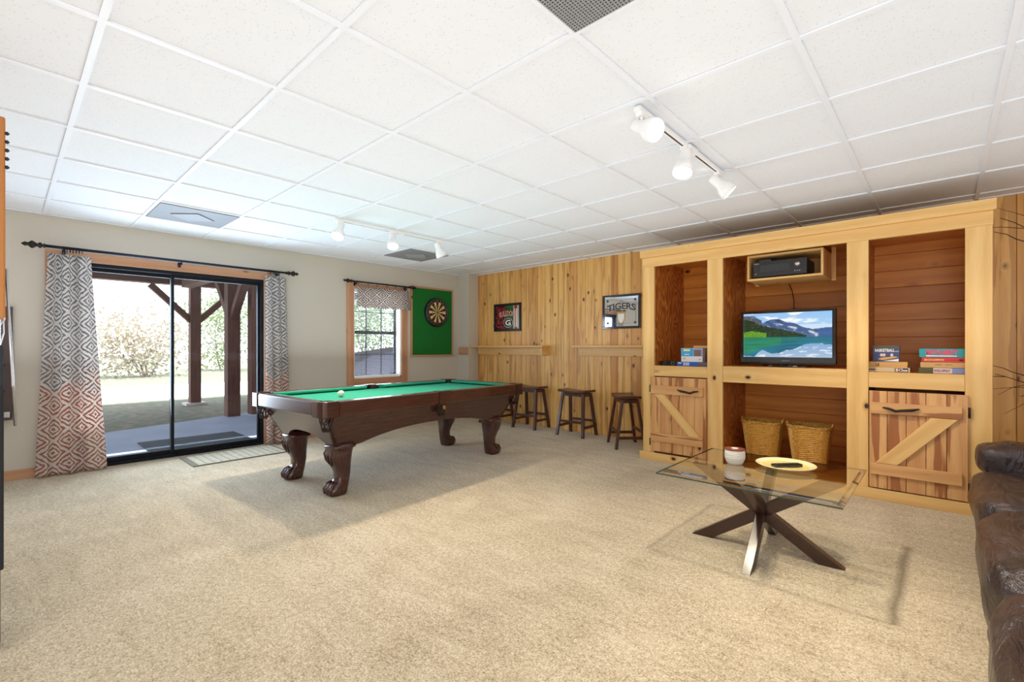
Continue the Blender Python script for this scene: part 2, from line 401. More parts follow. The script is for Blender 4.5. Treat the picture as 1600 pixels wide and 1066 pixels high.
def dup(root, loc, rz=None, label=None):
    def cp(o, par):
        c = o.copy(); COL.objects.link(c); c.parent = par
        for ch in list(o.children): cp(ch, c)
        return c
    r = cp(root, None); r.location = loc
    if rz is not None: r.rotation_euler = (0, 0, rz)
    if label: r['label'] = label
    return r
def text(name, s_, width, height, xf, mat, parent, world=True, bold=.0, shear=0, arc=0):
    """flat lettering: local x right, local y up, centred, fitted to width x height"""
    cu = bpy.data.curves.new(name, 'FONT'); cu.body = s_; cu.extrude = .0004; cu.offset = bold; cu.resolution_u = 3; cu.shear = shear
    t = bpy.data.objects.new('tmp_text', cu); COL.objects.link(t); bpy.context.view_layer.update()
    me = bpy.data.meshes.new_from_object(t.evaluated_get(bpy.context.evaluated_depsgraph_get()))
    bpy.data.objects.remove(t); bpy.data.curves.remove(cu)
    xs = [v.co.x for v in me.vertices]; ys = [v.co.y for v in me.vertices]
    cx, cy = (min(xs)+max(xs))/2, (min(ys)+max(ys))/2; sx = width/(max(xs)-min(xs)); sy = height/(max(ys)-min(ys))
    for v in me.vertices:
        x = (v.co.x-cx)*sx; y = (v.co.y-cy)*sy
        if arc: y += arc*(1-(2*x/width)**2)-arc/2
        v.co = xf @ Vector((x, y, v.co.z))
    off = Vector((0, 0, 0))
    if world:
        q = parent
        while q is not None: off += q.location; q = q.parent
    for v in me.vertices: v.co -= off
    me.materials.clear(); me.materials.append(M[mat] if isinstance(mat, str) else mat); me.name = name
    o = bpy.data.objects.new(name, me); COL.objects.link(o); o.parent = parent
    return o
def facing_y(x, y, z):      # text plane that faces -y, letters run to +x
    return Matrix.Translation((x, y, z)) @ Matrix.Rotation(PI/2, 4, 'X')
def painted(name, fn, nx, ny, P, mat, parent, world=True):
    """flat picture of (nx*ny) coloured points; P(u,v) gives the position, fn(u,v) the sRGB colour, v up"""
    vs = [tuple(P(i/nx, j/ny)) for j in range(ny+1) for i in range(nx+1)]
    fs = [(j*(nx+1)+i, j*(nx+1)+i+1, (j+1)*(nx+1)+i+1, (j+1)*(nx+1)+i) for j in range(ny) for i in range(nx)]
    off = Vector((0, 0, 0)); q = parent
    while world and q is not None: off += q.location; q = q.parent
    me = bpy.data.meshes.new(name); me.from_pydata([tuple(Vector(v)-off) for v in vs], [], fs)
    ca = me.color_attributes.new('Col', 'FLOAT_COLOR', 'POINT'); fl = []
    for j in range(ny+1):
        for i in range(nx+1):
            c = fn(i/nx, j/ny); fl += [lin(max(0, min(255, c[0]))), lin(max(0, min(255, c[1]))), lin(max(0, min(255, c[2]))), 1]
    ca.data.foreach_set('color', fl); me.materials.append(M[mat])
    o = bpy.data.objects.new(name, me); COL.objects.link(o); o.parent = parent; return o
def srect(hx, hy, z, cx=0, cy=0, e=4, n=28):
    r = []
    for j in range(n):
        a = 2*PI*j/n; c, s_ = math.cos(a), math.sin(a)
        r.append((cx+hx*math.copysign(abs(c)**(2/e), c), cy+hy*math.copysign(abs(s_)**(2/e), s_), z))
    return r
def colour(name, r, g, b, rough=.5): 
    if name not in M: M[name] = simple(name, rgb(r, g, b), rough)
    return name

# ------------------------------------------------------------------ room shell
XL, YB, ZC = -5.93, 5.31, 2.339
XR, YF = 3.0, -3.0
DY0, DY1, DZ = .34, 2.09, 1.95        # sliding door opening
WY0, WY1, WZ0, WZ1 = 3.235, 4.005, .72, 1.96   # window opening
b = MB(); b.box((XL-.15, YF, -.1), (XR, YB+.1, 0)); struct(b.obj('floor', 'carpet'))
b = MB(); b.box((XL-.15, YF, ZC+.006), (XR, YB+.1, ZC+.1))
GX, GY, T = -1.0256, 1.4618, .6096
i = -9
while GX+i*T < XR:
    x = GX+i*T; i += 1
    if x < XL+.02: continue
    b.box((x-.012, YF, ZC-.004), (x+.012, YB, ZC+.005), 1)
j = -8
while GY+j*T < YB:
    y = GY+j*T; j += 1
    if y < YF: continue
    b.box((XL, y-.012, ZC-.0035), (XR, y+.012, ZC+.005), 1)
b.box((XL, YF, ZC-.004), (XL+.022, YB, ZC+.005), 1); b.box((XL, YB-.022, ZC-.004), (XR, YB, ZC+.005), 1)
struct(b.obj('ceiling', ['tile', 'tee']))
b = MB()
for (y0, y1, z0, z1) in ((YF, DY0, 0, ZC), (DY0, DY1, DZ, ZC), (DY1, WY0, 0, ZC), (WY0, WY1, 0, WZ0), (WY0, WY1, WZ1, ZC), (WY1, YB+.1, 0, ZC)):
    b.box((XL-.15, y0, z0), (XL, y1, z1))
b.box((XL, 5.10, 0), (-5.653, YB+.011, ZC-.001))      # boxed-out corner
struct(b.obj('wall_left', 'wall'))
b = MB()                                         # tongue-and-groove boards of the back wall
x = -5.655; k_ = 0
wr_ = random.Random(3)
while x < XR:
    wd = wr_.choice((.085, .095, .11, .13, .135)); x1 = min(x+wd, XR)
    b.box((x+.0012, YB, 0), (x1-.0012, YB+.02, ZC-.001), 0, 'z'); x = x1
b.box((-6.07, YB+.012, 0), (XR, YB+.1, ZC), 1)
struct(b.obj('wall_back', ['pine', 'grille_back'], bevel=.003, seg=1))
b = MB(); b.box((XR, YF, 0), (XR+.1, YB+.1, ZC)); struct(b.obj('wall_right', 'rear'))
b = MB(); b.box((XL-.15, YF-.1, 0), (XR+.1, YF, ZC)); struct(b.obj('wall_front', 'rear'))
b = MB(); b.box((XL, YF, 0), (XL+.015, DY0-.09, .085)); b.box((XL, DY1+.09, 0), (XL+.015, 5.10, .085))
b.box((XL, 5.085, 0), (-5.655, 5.10, .085), 0, 'x'); struct(b.obj('baseboard_left', 'pine_trim', bevel=.003))
# door casing
b = MB(); b.box((XL, DY0-.09, DZ), (XL+.02, DY1+.09, DZ+.085), 0, 'y')
for y in (DY0-.09, DY1): b.box((XL, y, 0), (XL+.02, y+.09, DZ))
struct(b.obj('trim_1', 'pine_trim', bevel=.003))
# sliding door: outer frame, two sashes with panes
b = MB(); X0, X1 = XL-.12, XL-.005
b.box((X0, DY0, DZ-.035), (X1, DY1, DZ)); b.box((X0, DY0, 0.0), (X1, DY1, .03)); b.box((X0, DY0, .03), (X1, DY0+.03, DZ-.035)); b.box((X0, DY1-.03, .03), (X1, DY1, DZ-.035))
door = struct(b.obj('door_1', 'black_metal', bevel=.002))
def sash(y0, y1, xc):
    b = MB(); z0, z1 = .03, DZ-.035; s_ = .028
    b.box((xc-.015, y0, z0), (xc+.015, y0+s_, z1)); b.box((xc-.015, y1-s_, z0), (xc+.015, y1, z1))
    b.box((xc-.015, y0+s_, z0), (xc+.015, y1-s_, z0+.04)); b.box((xc-.015, y0+s_, z1-.035), (xc+.015, y1-s_, z1))
    f = b.obj('door_sash', 'black_metal', door, bevel=.002)
    b = MB(); b.box((xc-.002, y0+s_, z0+.04), (xc+.002, y1-s_, z1-.035)); b.obj('pane', 'pane', f)
sash(DY0+.03, 1.22, XL-.09); sash(1.19, DY1-.03, XL-.05)
# window
b = MB(); X0, X1 = XL-.15, XL
for (y0, y1, z0, z1) in ((WY0, WY0+.02, WZ0, WZ1), (WY1-.02, WY1, WZ0, WZ1), (WY0, WY1, WZ0, WZ0+.015), (WY0, WY1, WZ1-.015, WZ1)):
    b.box((X0, y0, z0), (X1-.001, y1, z1))
win = struct(b.obj('window_1', 'white'))
b = MB()
for (y0, y1, z0, z1) in ((WY0-.1, WY0, WZ0-.085, WZ1+.07), (WY1, WY1+.1, WZ0-.085, WZ1+.07)): b.box((XL, y0, z0), (XL+.02, y1, z1), 0, 'z')
b.box((XL, WY0, WZ0-.085), (XL+.02, WY1, WZ0), 0, 'y'); b.box((XL, WY0, WZ1), (XL+.02, WY1, WZ1+.07), 0, 'y')
struct(b.obj('trim_2', 'pine_trim', bevel=.003))
b = MB(); xc = XL-.125; y0, y1, z0, z1 = WY0+.02, WY1-.02, WZ0+.015, WZ1-.015; zm = 1.36
for (a0, a1, c0, c1) in ((y0, y0+.03, z0, z1), (y1-.03, y1, z0, z1), (y0, y1, z0, z0+.03), (y0, y1, z1-.03, z1), (y0, y1, zm-.022, zm+.022)): b.box((xc-.012, a0, c0), (xc+.012, a1, c1))
for t in (1, 2):
    y = y0+(y1-y0)*t/3; b.box((xc-.006, y-.007, z0), (xc+.006, y+.007, z1))
for z in ((z0+zm)/2, (z1+zm)/2): b.box((xc-.006, y0, z-.007), (xc+.006, y1, z+.007))
fr = b.obj('window_sash', 'black_metal', win)
b = MB(); b.box((xc-.002, y0+.03, z0+.03), (xc+.002, y1-.03, z1-.03)); b.obj('pane', 'pane', fr)
bl = thing('window_blind', 'thin white slatted blind hanging inside the small window', 'blind', (XL-.06, (WY0+WY1)/2, WZ0+.02))
b = MB(); z = WZ0+.05
while z < WZ1-.04:
    b.box((XL-.072, y0+.006, z), (XL-.052, y1-.006, z+.0012)); z += .021
b.obj('slats', 'white', bl, world=True)
b = MB(); b.box((XL-.075, y0+.004, WZ0+.018), (XL-.05, y1-.004, WZ0+.036)); b.obj('bottom_rail', 'white', bl, world=True)
b = MB(); b.box((XL-.08, y0+.004, WZ1-.045), (XL-.045, y1-.004, WZ1-.016)); b.obj('head_rail', 'white', bl, world=True)
b = MB()
for t in (.18, .82): b.tube([(XL-.05, y0+(y1-y0)*t, WZ0+.03), (XL-.05, y0+(y1-y0)*t, WZ1-.03)], .0012, 5)
b.obj('cord', 'black', bl, world=True)

# ------------------------------------------------------------------ outside
b = MB(); b.prism([(-6.081, -3), (-6.081, 9), (-11.6, 9), (-8.35, .2), (-7.5, -3)], -.25, -.045); struct(b.obj('patio_floor', 'slab', bevel=.01))
b = MB(); b.box((-14.1, -30, -.3), (-6.0, 40, -.13)); struct(b.obj('ground_grass', 'grass_ground'))
b = MB(); b.box((-19.5, -40, -.32), (-14.1, 60, -.135)); struct(b.obj('ground_drive', 'gravel'))
b = MB(); b.box((-90, -80, -.4), (-19.5, 120, -.16)); struct(b.obj('ground_far', 'grass_ground'))
po = thing('porch_roof', 'timber porch deck carried over the patio outside the sliding door', 'porch', (-9, 2, 2.75))
b = MB(); x = -12.9
while x < -6.1: b.box((x, -4, 2.78), (x+.136, 9, 2.82), 0, 'y'); x += .142
b.obj('deck_boards', 'porch', po, world=True)
b = MB()
for y in (-3, -2.2, -1.4, -.6, .2, 1.0, 1.8, 3.4, 4.2, 5.0, 5.8): b.box((-12.8, y, 2.62), (-6.1, y+.045, 2.78), 0, 'x')
b.obj('joists', 'porch', po, world=True)
b = MB(); b.box((-12.38, -4, 2.50), (-12.14, 9, 2.78)); b.box((-12.1, 2.6, 2.44), (-6.2, 2.8, 2.66), 0, 'x'); b.obj('beam', 'porch', po, world=True)
def post(x, y, z0, z1, label, braces, w_=.2, foot=True):
    t = thing('porch_post', label, 'post', (x, y, z0), group='timber posts of the porch')
    b = MB(); b.box((-w_/2, -w_/2, .05), (w_/2, w_/2, z1-z0)); b.obj('post', 'porch', t, bevel=.008)
    if foot:
        b = MB(); b.box((-w_/2-.1, -w_/2-.1, 0), (w_/2+.1, w_/2+.1, .055)); b.obj('footing', 'gravel', t, bevel=.006)
    for d in braces:
        b = MB(); b.beam((d[0]*.05, d[1]*.05, z1-z0-.78), (d[0]*.8, d[1]*.8, z1-z0-.02), .12, .12, side=(d[1], -d[0], 0)); b.obj('brace', 'porch', t, bevel=.005)
post(-12.26, 2.88, -.13, 2.495, 'timber porch post standing farthest out, on a square footing in the grass', [(0, -1), (0, 1)])
post(-9.12, 2.70, -.12, 2.435, 'middle timber porch post with a brace, left of its close neighbour', [(-1, 0), (1, 0)])
post(-8.74, 2.95, -.045, 2.6, 'timber porch post nearest the right-hand curtain, behind the right door glass', [], foot=False)
b = MB(); b.box((-7.35, 1.12, -.045), (-6.5, 2.19, -.03)); tag(b.obj('outdoor_mat', 'rubber', bevel=.004), 'dark blue-grey mat lying on the patio just outside the sliding door', 'mat')
# grey covered shape seen through the small window
b = MB(); b.prism([(4.0, -.045), (6.7, -.045), (6.7, 1.28), (4.6, 1.02), (4.0, .75)], -8.8, -7.7, axis='x')
colour('grey_cover', 118, 116, 132, .7); tag(b.obj('covered_shape', 'grey_cover', bevel=.03), 'grey sloping covered shape on the patio behind the small window', 'cover')
b = MB(); b.box((-6.75, 4.5, -.045), (-6.6, 4.65, 2.6)); tag(b.obj('porch_post', 'porch', bevel=.006), 'red-brown post close behind the small window with the valance', 'post')

def grow(b, p, d, L, r, depth, rnd, tips, spread=.6):
    n = 4; pts = [p]; rs = [r]; q = Vector(p); dd = Vector(d)
    for i in range(n):
        dd = (dd+Vector((rnd.uniform(-1, 1), rnd.uniform(-1, 1), rnd.uniform(-.4, 1.3)))*.13).normalized()
        q = q+dd*L/n; pts.append(tuple(q)); rs.append(r*(1-.45*(i+1)/n))
    b.tube(pts, rs, 6 if depth > 2 else 4, cap=False)
    if depth == 0: tips.append(q.copy()); return
    for c in range(rnd.choice((2, 3, 3))):
        ax = Vector((rnd.uniform(-1, 1), rnd.uniform(-1, 1), rnd.uniform(-.2, .5)))
        nd = (dd+ax*spread).normalized(); s_ = rnd.choice((2, 3, 4, 4))
        grow(b, pts[s_], nd, L*rnd.uniform(.62, .85), rs[s_]*.72, depth-1, rnd, tips, spread)
    if depth <= 3: tips.append(q.copy())
def scatter(b, centres, rad, n, size, rnd):
    for c in centres:
        for _ in range(n):
            o = Vector((rnd.gauss(0, 1), rnd.gauss(0, 1), rnd.gauss(0, .8)))*rad*.5; p = c+o
            u = Vector((rnd.uniform(-1, 1), rnd.uniform(-1, 1), rnd.uniform(-1, 1))).normalized()*size*rnd.uniform(.6, 1.3)
            v = u.orthogonal().normalized()*size*.5
            b.add([p-u, p+v, p+u, p-v], [(0, 1, 2, 3)], [[(0, 0)]*4])
def tree(name, label, x, y, h, r, depth, seed, leafm=None, nl=20, ls=.09, bush=False, rad=.9):
    rnd = random.Random(seed); t = thing(name, label, 'tree', (x, y, -.16), group='trees beyond the drive')
    b = MB(); tips = []
    if bush:
        for i in range(5): grow(b, (rnd.uniform(-.3, .3), rnd.uniform(-.3, .3), 0), Vector((rnd.uniform(-.7, .7), rnd.uniform(-.7, .7), 1)).normalized(), h*.42, r, 2, rnd, tips)
        tips += [Vector((rnd.gauss(0, h*.3), rnd.gauss(0, h*.3), rnd.uniform(.1, .95)*h)) for _ in range(50)]
    else: grow(b, (0, 0, 0), Vector((.05, 0, 1)), h*.30, r, depth, rnd, tips, .55)
    b.obj('trunk', 'bark', t)
    if leafm:
        c = MB(); scatter(c, tips, rad, nl, ls, rnd); c.obj('foliage', leafm, t)
tree('bare_tree', 'pale leafless tree with fanning branches beyond the drive, seen through the left door glass', -23.0, 1.55, 6.2, .13, 5, 11, 'leaf_tan', 1, .045, rad=.6)
tn = [(-26, -3.6, 3.0, 'leaf_tan', 'dry pale shrub left of the leafless tree, at the left curtain'), (-29, .4, 2.6, 'leaf_pale', 'pale spring thicket behind the left half of the leafless tree'),
      (-26, 4.4, 2.7, 'leaf_tan', 'dry tan thicket right of the leafless tree'), (-30, 8.6, 4.2, 'leaf_pale', 'pale green tree left of the outermost porch post'),
      (-27, 12.4, 4.8, 'leaf_green', 'green evergreen right of the outermost porch post'), (-31, 17.6, 6.4, 'leaf_green', 'green evergreen between the middle posts and the right curtain'),
      (-27, 24, 6.0, 'leaf_green', 'green evergreen seen high in the small window, at its left'), (-27, 31, 5.5, 'leaf_pale', 'pale green tree seen in the small window, at its right')]
for i, (x, y, h, lm, lb) in enumerate(tn):
    tree('bushy_tree', lb, x, y, h, .05, 2, 40+i, lm, 90 if 'green' in lm else 26, .10, bush=True, rad=1.25 if 'green' in lm else 1.0)

# ------------------------------------------------------------------ curtains
def rod(name, label, y0, y1, z, x, r, brackets, mat):
    t = thing(name, label, 'curtain rod', (x, (y0+y1)/2, z))
    b = MB(); b.tube([(x, y0, z), (x, y1, z)], r, 14); b.obj('pole', mat, t, world=True)
    for y, s_ in ((y0, -1), (y1, 1)):
        b = MB(); pr = [(r*.9, 0), (r*1.5, .004), (r*1.5, .012), (r*.8, .018), (r*1.9, .03), (r*1.9, .04), (r*.9, .052), (r*1.3, .058), (r*2.5, .078), (r*2.5, .09), (r*1.0, .11), (r*1.3, .118), (r*1.5, .128), (r*.3, .15)]
        b.lathe(pr, (x, y, z), 14, d=(0, s_, 0)); b.obj('finial', 'bronze', t, world=True)
    for y in brackets:
        b = MB(); b.box((XL+.021 if x-XL > .06 else XL, y-.012, z-.055), (XL+.03, y+.012, z-.005)); b.tube([(XL+.026, y, z-.03), (x, y, z-.035), (x, y, z-.012)], .007, 8); b.obj('bracket', 'navy_rod', t, world=True)
    return t
def rings(name, label, ys, z, x, r, group, labels=None):
    b = MB()
    root = None
    for i, y in enumerate(ys):
        if root is None:
            t = thing(name, label, 'curtain ring', (x, y, z-.012), group=group)
            b = MB(); b.tube([(math.sin(a)*r, math.cos(a*1.0)*0.0+.002, math.cos(a)*r) for a in [2*PI*k/20 for k in range(20)]], .0028, 6, closed=True); b.obj('ring', 'bronze', t)
            b = MB(); b.tube([(0, .002, -r), (0, .002, -r-.012), (.004, .002, -r-.02)], .0015, 5); b.obj('clip', 'silver', t); root = t
        else: dup(root, (x, y, z-.012), random.uniform(-.25, .25), labels[i] if labels else None)
def curtain(name, label, top, bot, z0, z1, x, folds, amp, mat, cloth, seed, nu=150, nv=60, slit=None):
    rnd = random.Random(seed); ph = [rnd.uniform(0, 6.28) for _ in range(6)]
    vs = []; fs = []; uvs = []
    for j in range(nv+1):
        t = j/nv; z = z1+(z0-z1)*t; e = t**1.0
        a0 = top[0]+(bot[0]-top[0])*e; a1 = top[1]+(bot[1]-top[1])*e
        for i in range(nu+1):
            u = i/nu; k = 2*PI*folds*u+.35*math.sin(2.2*t+ph[0])+.5*math.sin(5*u+ph[1])
            dx = amp*(.75+.35*t)*(math.sin(k)+.35*math.sin(1.7*k+ph[2]+t))
            y = a0+(a1-a0)*u+.35*amp*math.sin(2*k+ph[3])*.5
            vs.append((x+dx, y, z+.006*math.sin(k)*t))
    for j in range(nv):
        for i in range(nu):
            q = (j*(nu+1)+i, j*(nu+1)+i+1, (j+1)*(nu+1)+i+1, (j+1)*(nu+1)+i); fs.append(q)
            uvs.append([((i+a)/nu*cloth, z1+(z0-z1)*(j+c)/nv) for a, c in ((0, 0), (1, 0), (1, 1), (0, 1))])
    b = MB(); b.add(vs, fs, uvs, smooth=True); o = b.obj(name, mat)
    sm = o.modifiers.new('thick', 'SOLIDIFY'); sm.thickness = .0015
    return tag(o, label, 'curtain')
RX = XL+.115
rod('curtain_rod', 'long dark curtain rod with knobbed finials above the sliding door', .25, 2.30, 2.045, RX, .013, (.37, 1.25, 2.22), 'navy_rod')
rings('curtain_ring', 'dark curtain ring in the bunch on the rod over the left diamond curtain', [.36, .385, .405, .425, .445, .465, .485], 2.045, RX, .025, 'rings over the left curtain')
rings('curtain_ring', 'dark curtain ring in the bunch on the rod over the right diamond curtain', [2.10, 2.12, 2.14, 2.16, 2.18, 2.2], 2.045, RX, .025, 'rings over the right curtain')
curtain('curtain', 'left curtain of blue-to-rust diamond print, reaching the carpet beside the sliding door', (.27, .545), (.19, .66), .015, 1.985, RX, 2.6, .034, 'curtain', .92, 5)
curtain('curtain', 'right curtain of grey-to-rust diamond print, behind the near end of the pool table', (2.06, 2.31), (2.08, 2.36), .015, 1.985, RX, 2.7, .032, 'curtain', .66, 9)
rod('curtain_rod', 'short black curtain rod with knobbed finials above the small window', 3.2, 4.08, 2.045, XL+.07, .011, (3.24, 4.05), 'bronze')
rings('curtain_ring', 'leftmost black ring on the short rod over the valance', [3.26, 3.42, 3.56, 3.72, 3.86, 3.99], 2.045, XL+.07, .024, 'rings over the valance', ['', 'second black ring from the left over the valance', 'third black ring from the left over the valance', 'third black ring from the right over the valance', 'second black ring from the right over the valance', 'rightmost black ring over the valance'])
curtain('valance', 'short grey-and-white diamond valance hanging over the top of the small window', (3.26, 4.10), (3.25, 4.12), 1.70, 1.985, XL+.07, 5.5, .012, 'valance', .98, 3, nv=16)

# ------------------------------------------------------------------ rug at the door
b = MB(); b.box((-5.83, 1.24, .0), (-5.33, 2.12, .010), 0); 
for x in (-5.815, -5.38):
    pass
colour('rug_dark', 128, 118, 102, .95)
k = NT('rug_weave'); s = k.n('SeparateXYZ', Vector=k.obj())
n_ = k.n('TexNoise', Vector=k.obj(), Scale=60, Detail=2).outputs['Fac']
st = k.math('GREATER_THAN', k.math('SINE', k.math('MULTIPLY', s.outputs[1], 90.0)), .75)
k.base(k.mix(k.math('MULTIPLY', st, .5), k.ramp(n_, [(.3, rgb(172, 160, 136)), (.7, rgb(206, 196, 172))]), rgb(120, 112, 96))); k.b.inputs['Roughness'].default_value = .95; M['rug'] = k.m
t = thing('door_mat', 'beige woven mat with dark border on the carpet before the sliding door', 'mat', (-5.56, 1.68, 0), rz=.0)
b = MB(); b.box((-.25, -.40, .001), (.25, .42, .009)); b.obj('woven_field', 'rug', t, bevel=.003)
b = MB(); b.box((-.27, -.45, .001), (.27, -.40, .01)); b.box((-.27, .42, .001), (.27, .45, .01)); b.box((-.27, -.4, .001), (-.25, .42, .01)); b.box((.25, -.4, .001), (.27, .42, .01)); b.obj('border', 'rug_dark', t, bevel=.003)

# ------------------------------------------------------------------ pool table (local: length along y)
PT = thing('pool_table', 'mahogany pool table with green cloth and carved claw-foot legs', 'pool table', (-3.90, 2.655, 0), math.radians(3.2))
HL, HW, ZT = 1.165, .60, .755
RWD = .125
b = MB(); b.box((-HW+RWD-.01, -HL+RWD-.01, .70), (HW-RWD+.01, HL-RWD+.01, .718)); b.obj('cloth_bed', 'felt', PT)
def rail(x0, y0, x1, y1, name):
    b = MB(); b.box((x0, y0, .645), (x1, y1, ZT)); b.obj('rail', 'mahogany', PT, bevel=.012, seg=3)
CR = .135
for s_ in (-1, 1):
    for (a, c) in ((-HL+CR, -.06), (.06, HL-CR)):
        rail(s_*HW, a, s_*(HW-RWD+.035), c, 'rail')
        b = MB(); xi = HW-RWD+.034; xo = HW-RWD-.02
        b.loft([[(s_*xi, a+.005, ZT-.004), (s_*xo, a+.055, ZT-.008), (s_*xo, a+.055, ZT-.022), (s_*xi, a+.02, .715)], [(s_*xi, c-.005, ZT-.004), (s_*xo, c-.055, ZT-.008), (s_*xo, c-.055, ZT-.022), (s_*xi, c-.02, .715)]], smooth=False)
        b.obj('cushion', 'felt', PT)
    rail(-HW+CR, s_*HL, HW-CR, s_*(HL-RWD+.035), 'rail')
    b = MB(); yi = HL-RWD+.034; yo = HL-RWD-.02; a = -HW+CR; c = HW-CR
    b.loft([[(a+.005, s_*yi, ZT-.004), (a+.055, s_*yo, ZT-.008), (a+.055, s_*yo, ZT-.022), (a+.02, s_*yi, .715)], [(c-.005, s_*yi, ZT-.004), (c-.055, s_*yo, ZT-.008), (c-.055, s_*yo, ZT-.022), (c-.02, s_*yi, .715)]], smooth=False)
    b.obj('cushion', 'felt', PT)
def net(parent, cx, cy, z1, r, h):
    b = MB(); n = 8
    for k in range(n):
        for sg in (-1, 1):
            pts = []
            for i in range(7):
                t = i/6; a = 2*PI*(k/n)+sg*t*1.1; rr = r*(1-.45*t**1.5)
                pts.append((cx+rr*math.cos(a), cy+rr*math.sin(a), z1-h*t))
            b.tube(pts, .0045, 5)
    b.tube([(cx+r*math.cos(a), cy+r*math.sin(a), z1) for a in [2*PI*k/16 for k in range(16)]], .008, 6, closed=True)
    b.lathe([(r*.6, 0), (r*.6, -.012), (.0, -.014)], (cx, cy, z1-h+.005), 14)
    b.obj('pocket_net', 'leather_brown', parent)
for sx in (-1, 1):
    for sy in (-1, 1):
        # corner cap: rounded outside, bite for the pocket inside
        out = []; R = .06
        X, Y = HW+.006, HL+.006
        out.append((X-CR-.004, Y)); 
        for k in range(7):
            a = PI/2-k*PI/12; out.append((X-R+R*math.cos(a), Y-R+R*math.sin(a)))
        out.append((X, Y-CR-.004)); out.append((X-.085, Y-CR-.004))
        cx, cy, pr = HW-.088, HL-.088, .055
        for k in range(9):
            a = -PI/4-.15+(PI/2+PI*.0)*0 + k*(PI/2+.3+PI/2-PI/2)/8
            out.append((cx+pr*math.cos(a+0), cy+pr*math.sin(a+0)) if False else (cx+pr*math.cos(-PI/4+k*(PI)/8), cy+pr*math.sin(-PI/4+k*(PI)/8)))
        out.append((X-CR-.004, Y-.085))
        poly = [(sx*p[0], sy*p[1]) for p in out]
        if sx*sy < 0: poly = poly[::-1]
        b = MB(); b.prism(poly, .642, ZT+.004); b.obj('corner_cap', 'mahogany', PT, bevel=.006)
        b = MB(); pr2 = [(.056, .0), (.054, -.04), (.045, -.075), (.0, -.08)]
        b.lathe(pr2, (sx*cx, sy*cy, ZT-.002), 20, cap=False)
        pk = b.obj('pocket', 'leather_brown', PT); net(pk, sx*(cx+.012), sy*(cy+.012), .66, .052, .12)
    # side pocket
    b = MB(); out = [(HW+.006, -.062), (HW+.006, .062), (HW-.06, .062)]
    for k in range(7): a = PI/2+.0-k*PI/6; out.append((HW-.07-.0+.0+.04*abs(math.cos(a))*0+(-.0), .05-.1*k/6) if False else (HW-.062+.03*math.sin(k*PI/6), .048-.096*k/6))
    out.append((HW-.06, -.062)); poly = [(sx*p[0], p[1]) for p in out]
    if sx > 0: poly = poly
    else: poly = poly[::-1]
    b.prism(poly[::-1], .642, ZT+.004); b.obj('side_cap', 'mahogany', PT, bevel=.005)
    b = MB(); b.lathe([(.05, .0), (.048, -.04), (.04, -.075), (.0, -.08)], (sx*(HW-.085), 0, ZT-.004), 20, cap=False)
    pk = b.obj('pocket', 'leather_brown', PT); net(pk, sx*(HW-.05), 0, .65, .045, .11)
    b = MB(); b.sphere((sx*(HW-.004), 0, .61), .016, sc=(.5, 1, 1.3)); b.obj('pocket_shield', 'brass', pk)
# tapered cabinet with arched bottom edges
def apron(half_top, half_bot, off_top, off_bot, axis, sgn, name):
    n = 24; zt = .648; inner = []; outer = []
    rings_ = []
    for i in range(n+1):
        u = -1+2*i/n
        zb = .375+.1*max(0, 1-(abs(u)/.80)**2.4) if abs(u) < .80 else .375
        def pt(z, d):
            t = (zt-z)/(zt-.375); h = half_top+(half_bot-half_top)*t; o = off_top+(off_bot-off_top)*t-d
            return (u*h, sgn*o, z) if axis == 'x' else (sgn*o, u*h, z)
        rings_.append([pt(zt, 0), pt((zt+zb)/2, 0), pt(zb, 0), pt(zb, .03), pt(zt, .03)])
    b = MB(); b.loft(rings_, smooth=False)
    uv = []
    for i, f in enumerate(b.f):
        b.uv[i] = [((b.v[j][0] if axis == 'x' else b.v[j][1]), b.v[j][2]) for j in f]
    b.obj('apron', 'mahogany', PT)
for s_ in (-1, 1):
    apron(1.10, .965, .535, .425, 'y', s_, 'side'); apron(.535, .425, 1.10, .965, 'x', s_, 'end')
b = MB(); b.box((-.5, -1.06, .60), (.5, 1.06, .70)); b.obj('slate_support', 'mahogany', PT)
def leg(sx, sy):
    prof = [(.42, .0, .086, .09), (.392, .0, .09, .094), (.388, .0, .10, .10), (.37, .0, .10, .10), (.365, .006, .088, .09), (.33, .018, .09, .088), (.28, .014, .082, .08), (.23, -.002, .066, .066), (.18, -.014, .055, .057),
            (.13, -.012, .05, .054), (.10, .0, .055, .058), (.075, .018, .066, .066), (.05, .032, .072, .07), (.025, .036, .072, .07), (.008, .034, .066, .064), (0, .034, .058, .058)]
    rs = [srect(hx*1.03, hy*1.05, z, 0, sy*c, 3.4) for z, c, hy, hx in prof]
    if sy*1 > 0: pass
    b = MB(); b.loft(rs)
    for k in (-1, 0, 1):     # claw toes round the ball
        b.tube([(k*.036, sy*.05, .10), (k*.04, sy*.088, .085), (k*.04, sy*.108, .05), (k*.036, sy*.106, .015)], [.012, .017, .017, .012], 8)
    b.tube([(-.03, sy*.095, .36), (-.05, sy*.109, .33), (-.035, sy*.102, .28), (0, sy*.07, .22)], [.004, .007, .007, .003], 7)
    b.tube([(.03, sy*.095, .36), (.05, sy*.109, .33), (.035, sy*.102, .28), (0, sy*.07, .22)], [.004, .007, .007, .003], 7)
    b.tube([(0, sy*.09, .36), (0, sy*.112, .31), (0, sy*.094, .25)], [.008, .009, .004], 7)
    o = b.obj('leg', 'mahogany_leg', PT); o.location = (sx*.355, sy*.88, 0)
for sx in (-1, 1):
    for sy in (-1, 1): leg(sx, sy)
b = MB(); b.sphere((0, 0, 0), .0286); o = b.obj('cue_ball', 'ivory'); o.location = (-3.86, 1.99, .718+.0286); tag(o, 'single ivory cue ball on the green pool table cloth', 'ball')

